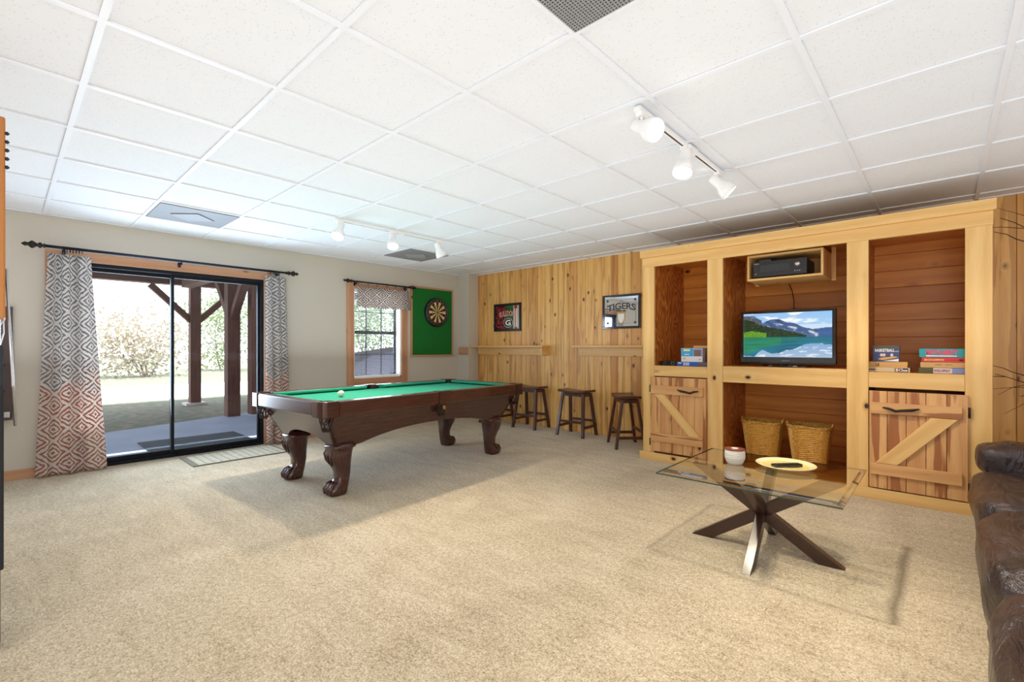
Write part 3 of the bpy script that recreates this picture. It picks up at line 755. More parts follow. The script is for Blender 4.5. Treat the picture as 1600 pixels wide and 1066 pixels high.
# ------------------------------------------------------------------ stools
def make_stool(label):
    t = thing('bar_stool', label, 'stool', (0, 0, 0), group='saddle stools along the pine wall')
    b = MB(); n = 12; rs = []
    for i in range(n+1):
        u = -1+2*i/n; x = u*.215; dz = .018*(u*u); e = .006 if abs(u) > .95 else 0
        rs.append([(x, -.125+e, .553+dz+.004), (x, -.12+e, .553+dz-.004+.004), (x, .12-e, .553+dz), (x, .125-e, .557+dz), (x, .125-e, .575+dz), (x, .11, .582+dz), (x, -.11, .582+dz), (x, -.125+e, .575+dz)])
    b.loft(rs, smooth=False)
    for i, f in enumerate(b.f): b.uv[i] = [(b.v[j][0], b.v[j][1]+b.v[j][2]) for j in f]
    b.obj('seat', 'stool', t)
    T_ = {}
    for sx in (-1, 1):
        for sy in (-1, 1):
            p1 = Vector((sx*.155, sy*.085, .556)); p0 = Vector((sx*.20, sy*.165, .0)); T_[(sx, sy)] = (p0, p1)
            b = MB(); w0 = .019
            vs = []
            for p, z in ((p0, 0), (p1, .556)):
                for ax, ay in ((-1, -1), (1, -1), (1, 1), (-1, 1)): vs.append((p.x+ax*w0, p.y+ay*w0*.8, z))
            uvs = [[(0, 0), (0, .04), (.55, .04), (.55, 0)]]*4+[[(0, 0)]*4]*2
            b.add(vs, [(0, 1, 5, 4), (1, 2, 6, 5), (2, 3, 7, 6), (3, 0, 4, 7), (3, 2, 1, 0), (4, 5, 6, 7)], uvs); b.obj('leg', 'stool', t, bevel=.003)
    def at(k, z): p0, p1 = T_[k]; return p0+(p1-p0)*(z/.556)
    for (a, c, z) in (((-1, -1), (1, -1), .19), ((-1, 1), (1, 1), .19), ((-1, -1), (-1, 1), .125), ((1, -1), (1, 1), .125)):
        b = MB(); b.beam(at(a, z), at(c, z), .032, .017, side=(0, 0, 1)); b.obj('stretcher', 'stool', t, bevel=.002)
    for (a, c) in (((-1, -1), (1, -1)), ((-1, 1), (1, 1)), ((-1, -1), (-1, 1)), ((1, -1), (1, 1))):
        b = MB(); b.beam(at(a, .535), at(c, .535), .04, .017, side=(0, 0, 1)); b.obj('seat_rail', 'stool', t)
    return t
st0 = make_stool('dark saddle-seat stool mostly hidden behind the far corner of the pool table')
st0.location = (-5.02, 5.11, 0); st0.rotation_euler = (0, 0, .02)
dup(st0, (-4.36, 5.13, 0), .03, 'dark saddle-seat stool just right of the pool table corner, under the short ledge')
dup(st0, (-3.54, 5.09, 0), .03, 'dark saddle-seat stool standing alone between the two wall ledges, third from the corner')
dup(st0, (-2.73, 4.93, 0), -.80, 'dark saddle-seat stool turned at an angle against the built-in cabinet')

# ------------------------------------------------------------------ wall ledges
def ledge(x0, x1, label, stub=False):
    t = thing('wall_ledge', label, 'ledge', ((x0+x1)/2, YB, 1.03))
    b = MB(); b.box((x0, YB-.175, 1.150), (x1, YB-.001, 1.175)); b.obj('ledge_top', 'pine_pale', t, world=True, bevel=.003)
    b = MB(); b.box((x0+.02, YB-.025, 1.035), (x1-.02, YB-.001, 1.15)); b.obj('back_rail', 'pine_pale', t, world=True, bevel=.003)
    if stub:
        b = MB(); b.box((-5.88, 5.078, 1.035), (-5.66, 5.099, 1.150)); b.obj('side_rail', 'pine_trim', t, world=True, bevel=.003)
        b = MB(); b.box((x1-.045, YB-.15, 1.035), (x1-.02, YB-.025, 1.15)); b.obj('bracket', 'pine_pale', t, world=True, bevel=.003)
ledge(-5.65, -4.16, 'pine ledge on the plank wall under the red team picture, running to the corner', True)
ledge(-3.66, -2.31, 'pine ledge on the plank wall under the silver mirror picture, ending at the cabinet')

# ------------------------------------------------------------------ framed pictures
def framed(name, label, x0, x1, z0, z1, fw, mat='black'):
    t = thing(name, label, 'picture', ((x0+x1)/2, YB, z0)); y = YB-.001
    b = MB()
    for a in (((x0, y, z0), (x1, y-.022, z0+fw)), ((x0, y, z1-fw), (x1, y-.022, z1)), ((x0, y, z0+fw), (x0+fw, y-.022, z1-fw)), ((x1-fw, y, z0+fw), (x1, y-.022, z1-fw))): b.box(*a)
    b.obj('picture_frame', mat, t, world=True, bevel=.003); return t
X0, X1, Z0, Z1 = -5.265, -4.70, 1.40, 1.83
t = framed('framed_picture', 'small black-framed picture with red lettering and an oval letter G', X0, X1, Z0, Z1, .035)
def bull(u, v):
    n = noise.noise(Vector((u*14, v*14, 1)))
    if u < .55-.2*v+.1*math.sin(9*v): 
        return (120+90*n, 28+60*n, 34+60*n) if n > -.15 else (30, 16, 16)
    if u > .76: return (206, 186, 170) if (u < .80 or u > .93) else ((150, 60, 56) if (v > .86 or v < .08 or abs(u-.84) < .015) else (214, 200, 188))
    return (44+30*n, 92+30*n, 46+20*n)
yf = YB-.012
painted('art_print', bull, 60, 46, lambda u, v: (X0+.035+(X1-X0-.07)*u, yf, Z0+.035+(Z1-Z0-.07)*v), 'print', t)
colour('art_red', 196, 44, 52); colour('art_white', 240, 236, 230); colour('art_black', 18, 16, 16)
text('lettering', 'BULLDOGS', .36, .085, facing_y(-4.975, yf-.002, 1.665), 'art_white', t, bold=.045, arc=.02)
text('lettering', 'BULLDOGS', .35, .078, facing_y(-4.975, yf-.004, 1.665), 'art_red', t, bold=.01, arc=.02)
def disc(rx, rz, x, y, z, mat, name, n=40):
    b = MB(); b.prism([(x+rx*math.cos(2*PI*k/n), z+rz*math.sin(2*PI*k/n)) for k in range(n)], y, y-.0015, axis='y'); b.obj(name, mat, t, world=True)
gx, gz = -4.96, 1.53
disc(.098, .072, gx, yf-.003, gz, 'art_white', 'emblem'); disc(.092, .066, gx, yf-.0048, gz, 'art_black', 'emblem')
text('lettering', 'G', .115, .088, facing_y(gx, yf-.0075, gz), 'art_white', t, bold=.03)
X0, X1, Z0, Z1 = -3.27, -2.735, 1.388, 1.819
t = framed('framed_mirror', 'black-framed mirror picture lettered TIGERS beside the cabinet', X0, X1, Z0, Z1, .028, 'gloss_black')
yf = YB-.012
b = MB(); b.box((X0+.025, yf, Z0+.025), (X1-.025, yf+.004, Z1-.025)); b.obj('mirror_panel', 'mirror', t, world=True)
colour('mirror_ink', 70, 62, 60); colour('mirror_gold', 190, 150, 80)
xm = (X0+X1)/2
text('lettering', 'TIGERS', .40, .085, facing_y(xm, yf-.001, 1.66), 'mirror_ink', t, bold=.03, arc=.03)
text('lettering', 'LSU', .05, .016, facing_y(xm, yf-.001, 1.737), 'mirror_ink', t)
b = MB(); a0, a1, c0, c1 = X0+.065, X1-.065, Z0+.065, Z1-.065
for p, q in (((a0+.03, c0), (a1-.03, c0)), ((a0+.03, c1), (xm-.05, c1)), ((xm+.05, c1), (a1-.03, c1)), ((a0, c0+.03), (a0, c1-.03)), ((a1, c0+.03), (a1, c1-.03))):
    b.box((min(p[0], q[0])-.0015, yf-.0012, min(p[1], q[1])-.0015), (max(p[0], q[0])+.0015, yf-.0002, max(p[1], q[1])+.0015))
for cx in (a0+.008, a1-.008):
    for cz in (c0+.008, c1-.008): b.prism([(cx+.018*math.cos(2*PI*k/6), cz+.018*math.sin(2*PI*k/6)) for k in range(6)], yf-.0012, yf-.0002, axis='y')
b.obj('border_line', 'mirror_ink', t, world=True)
b = MB(); sh = [(-.06, .075), (.06, .075), (.062, .0), (.04, -.06), (0, -.095), (-.04, -.06), (-.062, .0)]
b.prism([(xm+p[0], 1.53+p[1]) for p in sh], yf-.0014, yf-.0002, axis='y'); b.obj('emblem', 'mirror_gold', t, world=True)
b = MB(); b.prism([(xm+p[0]*.72, 1.522+p[1]*.72) for p in sh], yf-.0026, yf-.0016, axis='y'); b.obj('emblem', 'art_white', t, world=True)

# ------------------------------------------------------------------ dart panel and board
t = thing('dart_panel', 'tall green felt backing board in a thin pine frame beside the window', 'board', (XL, 4.578, 1.008))
y0, y1, z0, z1 = 4.164, 4.992, 1.008, 2.085
b = MB(); b.box((XL+.001, y0+.02, z0+.02), (XL+.014, y1-.02, z1-.02)); b.obj('felt_panel', 'felt_panel', t, world=True)
b = MB()
for a in ((y0, y1, z0, z0+.025), (y0, y1, z1-.025, z1), (y0, y0+.028, z0+.025, z1-.025), (y1-.028, y1, z0+.025, z1-.025)): b.box((XL+.001, a[0], a[2]), (XL+.022, a[1], a[3]))
b.obj('panel_frame', 'pine_trim', t, world=True, bevel=.002)
DB = thing('dartboard', 'round bristle dartboard with numbered black rim on the green panel', 'dartboard', (XL+.015, 4.64, 1.70))
b = MB(); b.lathe([(.226, 0), (.226, .03), (.222, .036), (.17, .037), (.0, .037)], (0, 0, 0), 60, d=(1, 0, 0)); b.obj('board', 'black', DB)
colour('dart_cream', 226, 196, 130, .8); colour('dart_red', 150, 30, 34, .8); colour('dart_green', 20, 92, 50, .8); colour('dart_black', 22, 16, 14, .8)
b = MB()
def sector(r0, r1, k, m, x):
    pts = []
    for i in range(5): a = (k-.5+i/4)*PI/10; pts.append((r0*math.sin(a), r0*math.cos(a)))
    for i in range(5): a = (k+.5-i/4)*PI/10; pts.append((r1*math.sin(a), r1*math.cos(a)))
    b.add([(x, p[0], p[1]) for p in pts], [list(range(10))[::-1]], None, m)
for k in range(20):
    dark = k % 2 == 0
    sector(.016, .1, k, 1 if dark else 0, .0385); sector(.108, .162, k, 1 if dark else 0, .0385)
    sector(.1, .108, k, 2 if dark else 3, .0385); sector(.162, .17, k, 2 if dark else 3, .0385)
b.obj('segments', ['dart_cream', 'dart_black', 'dart_red', 'dart_green'], DB)
b = MB(); b.lathe([(.016, 0), (.016, .0025), (.007, .003), (.0, .003)], (.038, 0, 0), 20, d=(1, 0, 0)); b.obj('bullseye', 'dart_green', DB)
b = MB()
for r in (.1, .108, .162, .17): b.tube([(.0395, r*math.cos(2*PI*k/48), r*math.sin(2*PI*k/48)) for k in range(48)], .0007, 4, closed=True)
b.tube([(.039, .205*math.cos(2*PI*k/48), .205*math.sin(2*PI*k/48)) for k in range(48)], .0012, 4, closed=True)
b.obj('wires', 'silver', DB)
for k, num in enumerate([20, 1, 18, 4, 13, 6, 10, 15, 2, 17, 3, 19, 7, 16, 8, 11, 14, 9, 12, 5]):
    a = k*PI/10
    xf = Matrix.Translation((.0375, .19*math.sin(a), .19*math.cos(a))) @ Matrix(((0, 0, 1, 0), (1, 0, 0, 0), (0, 1, 0, 0), (0, 0, 0, 1)))
    text('number', str(num), .02 if num > 9 else .011, .02, xf, 'silver', DB, world=False)

# ------------------------------------------------------------------ built-in cabinet
CY = 4.49; CB = 5.28; CX0, CX1 = -2.29, .245
CT = thing('built_in_cabinet', 'wide knotty pine built-in wall unit with three bays and two Z-braced doors', 'cabinet', ((CX0+CX1)/2, 5.0, 0))
P_ = [(-2.29, -2.17), (-1.637, -1.498), (-.56, -.423), (.109, .242)]
for x0, x1 in P_:
    b = MB(); b.box((x0, CY, .08), (x1, CY+.03, 1.975), 0, 'z'); b.obj('post', 'pine_pale', CT, world=True, bevel=.002)
b = MB(); b.box((CX0-.005, CY-.004, 1.975), (CX1, CY+.03, 2.07), 0, 'x'); b.obj('header_board', 'pine_pale', CT, world=True, bevel=.002)
b = MB(); b.box((CX0-.02, CY-.035, 2.07), (CX1+.015, CY+.03, 2.145), 0, 'x'); b.obj('cornice_board', 'pine_pale', CT, world=True, bevel=.003)
b = MB(); b.box((CX0, CY+.03, 2.10), (CX1, CB+.028, 2.125), 0, 'x'); b.obj('top_panel', 'pine_pale', CT, world=True)
b = MB(); b.box((CX0-.03, CY-.022, 0), (CX1+.01, CY+.0, .082), 0, 'x'); b.box((CX0-.02, CY, 0), (CX1, CY+.02, .078), 0, 'x'); b.obj('base_board', 'pine_pale', CT, world=True, bevel=.003)
b = MB()
for j, x in enumerate((CX0, CX1-.02)):
    y = CY+.03
    while y < CB+.02: b.box((x, y+.001, 0), (x+.02, min(y+.13, CB+.028)-.001, 2.10), 0, 'z'); y += .13
b.obj('side_panel', 'pine', CT, world=True, bevel=.002)
b = MB(); z = .08
while z < 2.07: b.box((CX0+.021, CB, z+.0015), (CX1-.021, CB+.02, min(z+.145, 2.07)-.0015), 0, 'x'); z += .145
b.box((CX0+.021, CB+.015, .0), (CX1-.021, CB+.028, 2.07), 0, 'x'); b.obj('back_panel', 'pine_deep', CT, world=True, bevel=.003, seg=1)
b = MB(); y = CY+.03
while y < CB: b.box((CX0+.021, y+.001, 2.045), (CX1-.021, min(y+.13, CB)-.001, 2.06), 0, 'x'); y += .13
b.obj('ceiling_panel', 'pine_deep', CT, world=True, bevel=.002, seg=1)
# plywood dividers lining the bays
for x0, x1 in ((-2.26, -2.19), (-1.60, -1.53), (-.53, -.455), (.13, .22)):
    b = MB(); b.box((x0, CY+.031, .08), (x1, CB-.001, 2.044), 0, 'z'); b.obj('divider_panel', 'ply', CT, world=True)
b = MB(); b.box((CX0+.021, CY+.02, .055), (CX1-.021, CB-.001, .079), 0, 'x'); b.obj('bottom_panel', 'pine_deep', CT, world=True)
def shelf(x0, x1, zt, zb, xp0, xp1):
    b = MB(); b.box((xp0, CY+.031, zt-.025), (xp1, CB-.001, zt-.001), 0, 'x'); b.obj('shelf', 'pine_deep', CT, world=True)
    b = MB(); b.box((x0+.001, CY+.002, zb), (x1-.001, CY+.03, zt), 0, 'x'); b.obj('shelf_face', 'pine_pale', CT, world=True, bevel=.002)
shelf(-2.17, -1.637, .965, .86, -2.189, -1.601); shelf(-1.498, -.56, .977, .83, -1.529, -.531); shelf(-.423, .109, .962, .846, -.454, .129)
def zdoor(x0, x1, z0, z1, hinge_right, tall_left):
    n = 5; wd = (x1-x0)/n; y = CY-.001
    b = MB()
    for i in range(n): b.box((x0+i*wd+.0012, y-.018, z0), (x0+(i+1)*wd-.0012, y, z1), 0, 'z')
    d = b.obj('door', 'pine_red', CT, world=True, bevel=.003)
    yb = y-.0185; H = z1-z0
    b = MB(); b.box((x0+.01, yb-.02, z1-.17), (x1-.03, yb, z1-.085), 0, 'x'); b.obj('rail', 'pine_red', d, world=True, bevel=.003)
    b = MB(); b.box((x0+.01, yb-.02, z0+.105), (x1-.03, yb, z0+.19), 0, 'x'); b.obj('rail', 'pine_red', d, world=True, bevel=.003)
    za, zb = z0+.192, z1-.172
    if tall_left: pts = [(x0+.05, zb), (x0+.16, zb), (x1-.05, za), (x1-.16, za)]
    else: pts = [(x0+.04, za), (x0+.17, za), (x1-.05, zb), (x1-.19, zb)]
    b = MB(); b.prism(pts if not tall_left else pts[::-1], yb, yb-.02, axis='y')
    for i, f in enumerate(b.f):
        dx, dz = (pts[3][0]-pts[0][0]) if False else (x1-x0-.2)*(1 if not tall_left else 1), (zb-za)*(1 if not tall_left else -1)
        L = math.hypot(dx, dz); ux, uz = dx/L, dz/L
        b.uv[i] = [(b.v[j][0]*ux+b.v[j][2]*uz, -b.v[j][0]*uz+b.v[j][2]*ux+b.v[j][1]) for j in f]
    b.obj('brace', 'pine_pale', d, world=True, bevel=.003)
    # forged handle
    hx = x1-.17 if tall_left else x0+.19; zz = z1-.128; yh = yb-.045
    b = MB(); s_ = 1 if tall_left else -1
    b.tube([(hx-s_*.10, yb-.028, zz+.012), (hx-s_*.06, yh, zz+.002), (hx, yh, zz-.006), (hx+s_*.03, yh, zz-.012), (hx+s_*.07, yh, zz+.004), (hx+s_*.105, yb-.028, zz+.008)], [.005, .011, .010, .010, .009, .005], 8)
    b.tube([(hx-s_*.07, yh, zz+.002), (hx-s_*.07, yb-.018, zz+.002)], .006, 6); b.tube([(hx+s_*.08, yh, zz+.004), (hx+s_*.08, yb-.018, zz+.004)], .006, 6)
    b.obj('handle', 'iron', d, world=True)
    for z in (z0+.09, z1-.12):
        b = MB(); xx = x1 if hinge_right else x0-.012; b.box((xx, y-.012, z-.035), (xx+.012, y, z+.035)); b.lathe([(.006, -.036), (.006, .036)], (xx+.006, y-.014, z), 8); b.obj('hinge', 'iron', d, world=True)
zdoor(-2.20, -1.637, .10, .852, False, True); zdoor(-.418, .125, .09, .822, True, False)
# recessed downlights in the bay ceilings (switched off)
for i, x in enumerate((-1.88, -1.02, -.155)):
    b = MB(); b.lathe([(.045, 0), (.058, -.003), (.06, .0), (.045, .002)], (x, 4.82, 2.043), 28); b.lathe([(.044, 0), (.02, .001)], (x, 4.82, 2.042), 28); b.obj('downlight', 'white', CT, world=True)
# open box for the receiver
b = MB(); bx0, bx1, bz0, bz1, by0, by1 = -1.325, -.735, 1.755, 1.985, 4.62, 5.05; w_ = .018
b.box((bx0, by0, bz0), (bx1, by1, bz0+w_), 0, 'x'); b.box((bx0, by0, bz1-w_), (bx1, by1, bz1), 0, 'x')
b.box((bx0, by0, bz0+w_), (bx0+w_, by1, bz1-w_), 0, 'z'); b.box((bx1-w_, by0, bz0+w_), (bx1, by1, bz1-w_), 0, 'z')
b.box((bx1, 5.0, bz0-.01), (bx1+.035, 5.02, 2.044), 0, 'z'); b.box((bx0-.035, 5.0, bz0-.01), (bx0, 5.02, 2.044), 0, 'z'); b.box((bx0, 5.05, bz0), (bx1, 5.06, bz1), 0, 'x')
b.obj('component_box', 'pine_pale', CT, world=True, bevel=.002)
rc = thing('av_receiver', 'black audio receiver with round volume knob in the open hanging box', 'receiver', (-1.06, 4.8, bz0+w_))
z = bz0+w_+.012
b = MB(); b.box((-1.275, 4.645, z), (-.86, 4.98, z+.135)); b.obj('housing', 'black', rc, world=True, bevel=.003)
b = MB(); b.box((-1.278, 4.636, z), (-.857, 4.645, z+.137)); b.obj('front_panel', colour('rc_front', 40, 38, 40, .4), rc, world=True, bevel=.002)
b = MB(); b.box((-1.22, 4.634, z+.04), (-.985, 4.636, z+.105)); b.obj('display', 'gloss_black', rc, world=True)
b = MB(); b.lathe([(.026, 0), (.026, .006), (.022, .008), (.021, .02), (.0, .021)], (-.925, 4.636, z+.09), 24, d=(0, -1, 0)); b.obj('volume_knob', 'silver', rc, world=True)
b = MB()
for i in range(3): b.lathe([(.005, 0), (.005, .003), (.0, .0032)], (-.945+.018*i, 4.636, z+.03), 10, d=(0, -1, 0))
b.lathe([(.006, 0), (.006, .003), (.0, .0032)], (-1.255, 4.636, z+.03), 10, d=(0, -1, 0)); b.obj('button', 'silver', rc, world=True)
text('lettering', 'ONKYO', .04, .008, facing_y(-1.25, 4.6352, z+.12), 'art_white', rc)
b = MB()
for xx in (-1.24, -.89):
    for yy in (4.68, 4.94): b.lathe([(.016, -.012), (.018, .0)], (xx, yy, z), 12)
b.obj('foot', 'black', rc, world=True)
t = thing('streaming_box', 'small black box with cable lying on top of the receiver', 'media player', (-1.19, 4.75, z+.136))
b = MB(); b.box((-1.245, 4.68, z+.136), (-1.14, 4.78, z+.166)); b.obj('casing', 'gloss_black', t, world=True, bevel=.004)
b = MB(); b.tube([(-1.14, 4.74, z+.15), (-1.10, 4.74, z+.16), (-1.06, 4.76, z+.152), (-1.03, 4.8, z+.142)], .003, 6); b.obj('cable', 'black', t, world=True)
b = MB(); b.tube([(-1.085, 5.07, 1.76), (-1.083, 5.2, 1.70), (-1.08, 5.262, 1.6), (-1.085, 5.262, 1.45), (-1.07, 5.2, 1.25)], .004, 6)
tag(b.obj('power_cable', 'black'), 'thin black cable hanging down the bay back from receiver box to television', 'cable')

# television
tv = thing('television', 'black flat-screen television showing a turquoise mountain lake', 'television', (-1.04, 4.78, .977))
ty = 4.75
b = MB(); b.box((-1.415, ty, 1.0), (-.667, ty+.055, 1.485)); b.box((-1.25, ty+.055, 1.08), (-.83, ty+.085, 1.40)); b.obj('casing', 'black', tv, world=True, bevel=.008)
b = MB(); sx0, sx1, sz0, sz1 = -1.392, -.692, 1.062, 1.462
for a in ((-1.415, -.667, 1.0, sz0), (-1.415, -.667, sz1, 1.485), (-1.415, sx0, sz0, sz1), (sx1, -.667, sz0, sz1)): b.box((a[0], ty-.008, a[2]), (a[1], ty, a[3]))
b.obj('bezel', 'gloss_black', tv, world=True)
b = MB(); b.lathe([(.035, 0), (.03, .03), (.03, .06)], (-1.04, ty+.03, .985), 16); b.box((-1.085, ty-.0, .988), (-.995, ty+.06, 1.0)); b.prism([(-1.04+.2*math.cos(2*PI*k/36), ty+.04+.11*math.sin(2*PI*k/36)) for k in range(36)], .978, .988); b.obj('stand', 'gloss_black', tv, world=True)
text('lettering', 'SAMSUNG', .06, .009, facing_y(-1.04, ty-.0085, 1.03), 'silver', tv)
def fbm(x, y, o=4, s_=0):
    v = 0; a = .5
    for i in range(o): v += a*noise.noise(Vector((x, y, s_+i*7))); x *= 2; y *= 2; a *= .5
    return v
def interp(pts, u):
    for (a, x), (c, y) in zip(pts, pts[1:]):
        if u <= c: return x+(y-x)*(u-a)/(c-a)
    return pts[-1][1]
MT = [(0, .93), (.13, .95), (.2, .82), (.235, .78), (.33, .86), (.42, .865), (.52, .78), (.6, .76), (.7, .66), (.8, .62), (.9, .64), (1, .66)]
FR = [(0, .86), (.08, .84), (.2, .72), (.35, .66), (.5, .60), (.62, .54), (.72, .485), (1, .45)]
def lake(u, v):
    hz = .45
    if v < hz:
        w2 = hz+(hz-v)*1.05+.012*fbm(u*6, v*60)
        n = fbm(u*3, v*24, 3, 5)
        m = interp(MT, u)-.03
        if w2 > m+.02*fbm(u*20, v*4): 
            c = (110+110*(.5-v), 164+60*(.4-v), 214)
            if fbm(u*7, v*26, 3, 9) > .13: c = (214, 228, 240)
            return c
        d = (hz-v)/hz
        if u < .72 and w2 < interp(FR, u): base = (24+20*d, 128+40*d*0+40*n, 96+40*n) if u < .45 else (20, 110+40*n, 110)
        else: base = (22+30*n, 112+50*n, 136+40*n)
        return tuple(base[i]*(1-.0*d)+(12, 118, 128)[i]*0 for i in range(3))
    f = interp(FR, u)+.022*abs(math.sin(u*150+3*math.sin(u*37)))*(1.2-u)
    if u < .73 and v < f:
        n = fbm(u*30, v*30, 3, 2)
        if u < .28 and v < .62 and v < .60-.3*abs(u-.1): return (96+80*n, 150+50*n, 40)
        return (26+60*n, 52+70*n, 30+30*n)
    if v > .0 and u < .22 and v < .95-.9*max(0, u-.1)+.03*fbm(u*20, 3): 
        n = fbm(u*18, v*18, 4, 4); return (86+100*n, 96+100*n, 112+90*n)
    m = interp(MT, u)+.02*fbm(u*18, 1, 4)
    if v < m:
        n = fbm(u*14+v*8, v*14, 5, 6); h = (v-hz)/(m-hz)
        if u > .86: return (60+30*n, 96+30*n, 150)
        snow = n > .16 and h < .75
        return (196, 206, 222) if snow else (66+60*n+24*(1-h), 92+70*n+26*(1-h), 138+70*n+20*(1-h))
    cl = fbm(u*4+2, v*8, 4, 8)
    t_ = min(1, max(0, (cl-.02)*6))
    sk = (150+60*(1-v), 196+40*(1-v), 242)
    if v < .72: sk = (206, 226, 246)
    return tuple(sk[i]*(1-t_)+250*t_ for i in range(3))
painted('screen', lake, 170, 96, lambda u, v: (sx0+(sx1-sx0)*u, ty-.001, sz0+(sz1-sz0)*v), 'screen', tv)

# ------------------------------------------------------------------ games and boxes on the shelves
def boxed(name, label, cat, x0, x1, y0, d, z0, h, mat, mats2=(), group=None, rz=0):
    t = thing(name, label, cat, ((x0+x1)/2, y0+d/2, z0), group=group)
    b = MB(); b.box((x0, y0, z0), (x1, y0+d, z0+h*.42)); b.box((x0-.001, y0-.001, z0+h*.40), (x1+.001, y0+d+.001, z0+h)) ; b.obj('box', mat, t, world=True, bevel=.0015)
    return t
def strip(t, x0, x1, z0, z1, y, mat, name='printed_panel'):
    b = MB(); b.box((x0, y-.0012, z0), (x1, y-.0002, z1)); return b.obj(name, mat, t, world=True)
colour('blue_box', 24, 100, 190, .4); colour('cyan_box', 34, 160, 214, .4); colour('white_box', 226, 222, 220, .5); colour('navy_box', 62, 74, 118, .5)
colour('teal_box', 0, 150, 158, .4); colour('red_box', 198, 36, 38, .4); colour('tan_box', 206, 166, 108, .5); colour('olive_box', 84, 82, 44, .5)
colour('pale_blue', 130, 148, 200, .5); colour('orange_box', 214, 164, 96, .5); colour('cream_box', 214, 196, 160, .5); colour('magenta', 232, 36, 96, .4)
colour('pale_pink', 226, 200, 196, .5); colour('black_box', 30, 24, 24, .4); colour('yellow_ink', 236, 214, 130, .5); colour('brown_box', 120, 88, 74, .5)
zs = .965; yf = 4.575
t = boxed('puzzle_box', 'flat blue jigsaw puzzle box lettered 550, lying on the left shelf', 'box', -1.965, -1.665, yf, .2, zs, .042, 'blue_box', group='boxes on the left shelf')
text('lettering', '550', .06, .03, facing_y(-1.872, yf-.0018, zs+.021), 'art_white', t, bold=.03)
strip(t, -1.76, -1.672, zs+.005, zs+.036, yf-.001, 'brown_box'); strip(t, -1.955, -1.92, zs+.025, zs+.035, yf-.001, 'art_white')
t = boxed('puzzle_box', 'blue and white puzzle box standing on the flat 550 box', 'box', -1.925, -1.715, yf+.005, .07, zs+.0425, .135, 'white_box', group='boxes on the left shelf')
z = zs+.0425; y = yf+.003
strip(t, -1.923, -1.806, z+.055, z+.133, y, 'cyan_box'); strip(t, -1.803, -1.717, z+.055, z+.133, y, 'pale_blue'); strip(t, -1.796, -1.73, z+.058, z+.118, y-.0012, 'brown_box')
strip(t, -1.90, -1.835, z+.105, z+.125, y-.0012, 'yellow_ink'); strip(t, -1.89, -1.84, z+.068, z+.074, y-.0012, 'art_white'); strip(t, -1.89, -1.84, z+.08, z+.09, y-.0012, 'pale_blue')
strip(t, -1.91, -1.88, z+.02, z+.045, y, 'cream_box'); strip(t, -1.75, -1.73, z+.022, z+.03, y, 'pale_blue')
t = boxed('storage_box', 'dark box with tan lid behind the blue and white puzzle box', 'box', -1.83, -1.645, yf+.085, .12, zs+.0425, .155, 'brown_box', group='boxes on the left shelf')
b = MB(); b.box((-1.833, yf+.082, zs+.18), (-1.642, yf+.208, zs+.20)); b.obj('lid', 'pine_pale', t, world=True)
t = thing('speaker_dock', 'low black speaker unit with two round drivers at the left end of the shelf', 'speaker', (-2.07, 4.7, zs))
b = MB(); b.box((-2.165, 4.62, zs), (-1.98, 4.76, zs+.045)); b.obj('housing', 'black', t, world=True, bevel=.004)
for x in (-2.12, -2.03):
    b = MB(); b.tube([(x+.016*math.cos(2*PI*k/20), 4.618, zs+.022+.016*math.sin(2*PI*k/20)) for k in range(20)], .0018, 5, closed=True); b.obj('driver', 'silver', t, world=True)
# right bay
zs = .962; yf = 4.575
t = boxed('board_game', 'cream board game box lettered Clue, lowest of the left-hand stack', 'board game', -.435, -.185, yf, .25, zs, .034, 'cream_box', group='games in the right bay')
strip(t, -.272, -.195, zs+.003, zs+.031, yf-.001, 'black_box'); text('lettering', 'Clue', .05, .02, facing_y(-.224, yf-.0035, zs+.017), 'art_white', t, bold=.03)
strip(t, -.43, -.39, zs+.012, zs+.024, yf-.001, 'brown_box'); strip(t, -.267, -.252, zs+.006, zs+.028, yf-.0022, 'pale_pink')
t = boxed('board_game', 'orange-tan board game box lying on the Clue box', 'board game', -.432, -.198, yf, .25, zs+.0345, .043, 'orange_box', group='games in the right bay')
text('lettering', 'LE', .022, .022, facing_y(-.375, yf-.0018, zs+.056), 'art_black', t, bold=.03); strip(t, -.35, -.29, zs+.048, zs+.064, yf-.001, 'tan_box')
bz = zs+.078
t = boxed('board_game', 'blue game box lettered BASKETBALL standing on top of the left-hand stack', 'board game', -.405, -.245, yf+.01, .05, bz, .125, 'navy_box', group='games in the right bay')
y = yf+.009
text('lettering', 'BASKETBALL', .12, .024, facing_y(-.332, y-.0008, bz+.088), 'art_white', t, bold=.03); text('lettering', 'GAME', .022, .008, facing_y(-.259, y-.0008, bz+.08), 'art_white', t)
strip(t, -.404, -.246, bz+.108, bz+.124, y, 'olive_box')
b = MB(); b.prism([(-.375, bz+.022), (-.345, bz+.012), (-.25, bz+.035), (-.27, bz+.042), (-.35, bz+.032)], y-.0015, y-.0002, axis='y'); b.obj('printed_panel', 'orange_box', t, world=True)
b = MB(); b.prism([(-.34, bz+.006), (-.25, bz+.003), (-.25, bz+.024)], y-.0015, y-.0002, axis='y'); b.obj('printed_panel', 'art_white', t, world=True)
for dx in (-.352, -.336, -.29): disc(.009, .012, dx, y-.0002, bz+.052, 'pale_pink', 'printed_panel', 12)
t = boxed('board_game', 'board game box lettered DOG-OPOLY at the bottom of the right-hand stack', 'board game', -.135, .115, yf, .25, zs, .041, 'olive_box', group='games in the right bay')
strip(t, -.055, .045, zs+.002, zs+.039, yf-.001, 'pale_pink'); strip(t, .045, .114, zs+.002, zs+.039, yf-.001, 'pale_blue')
text('lettering', 'DOG-OPOLY', .085, .018, facing_y(-.008, yf-.0035, zs+.021), 'art_black', t, bold=.01)
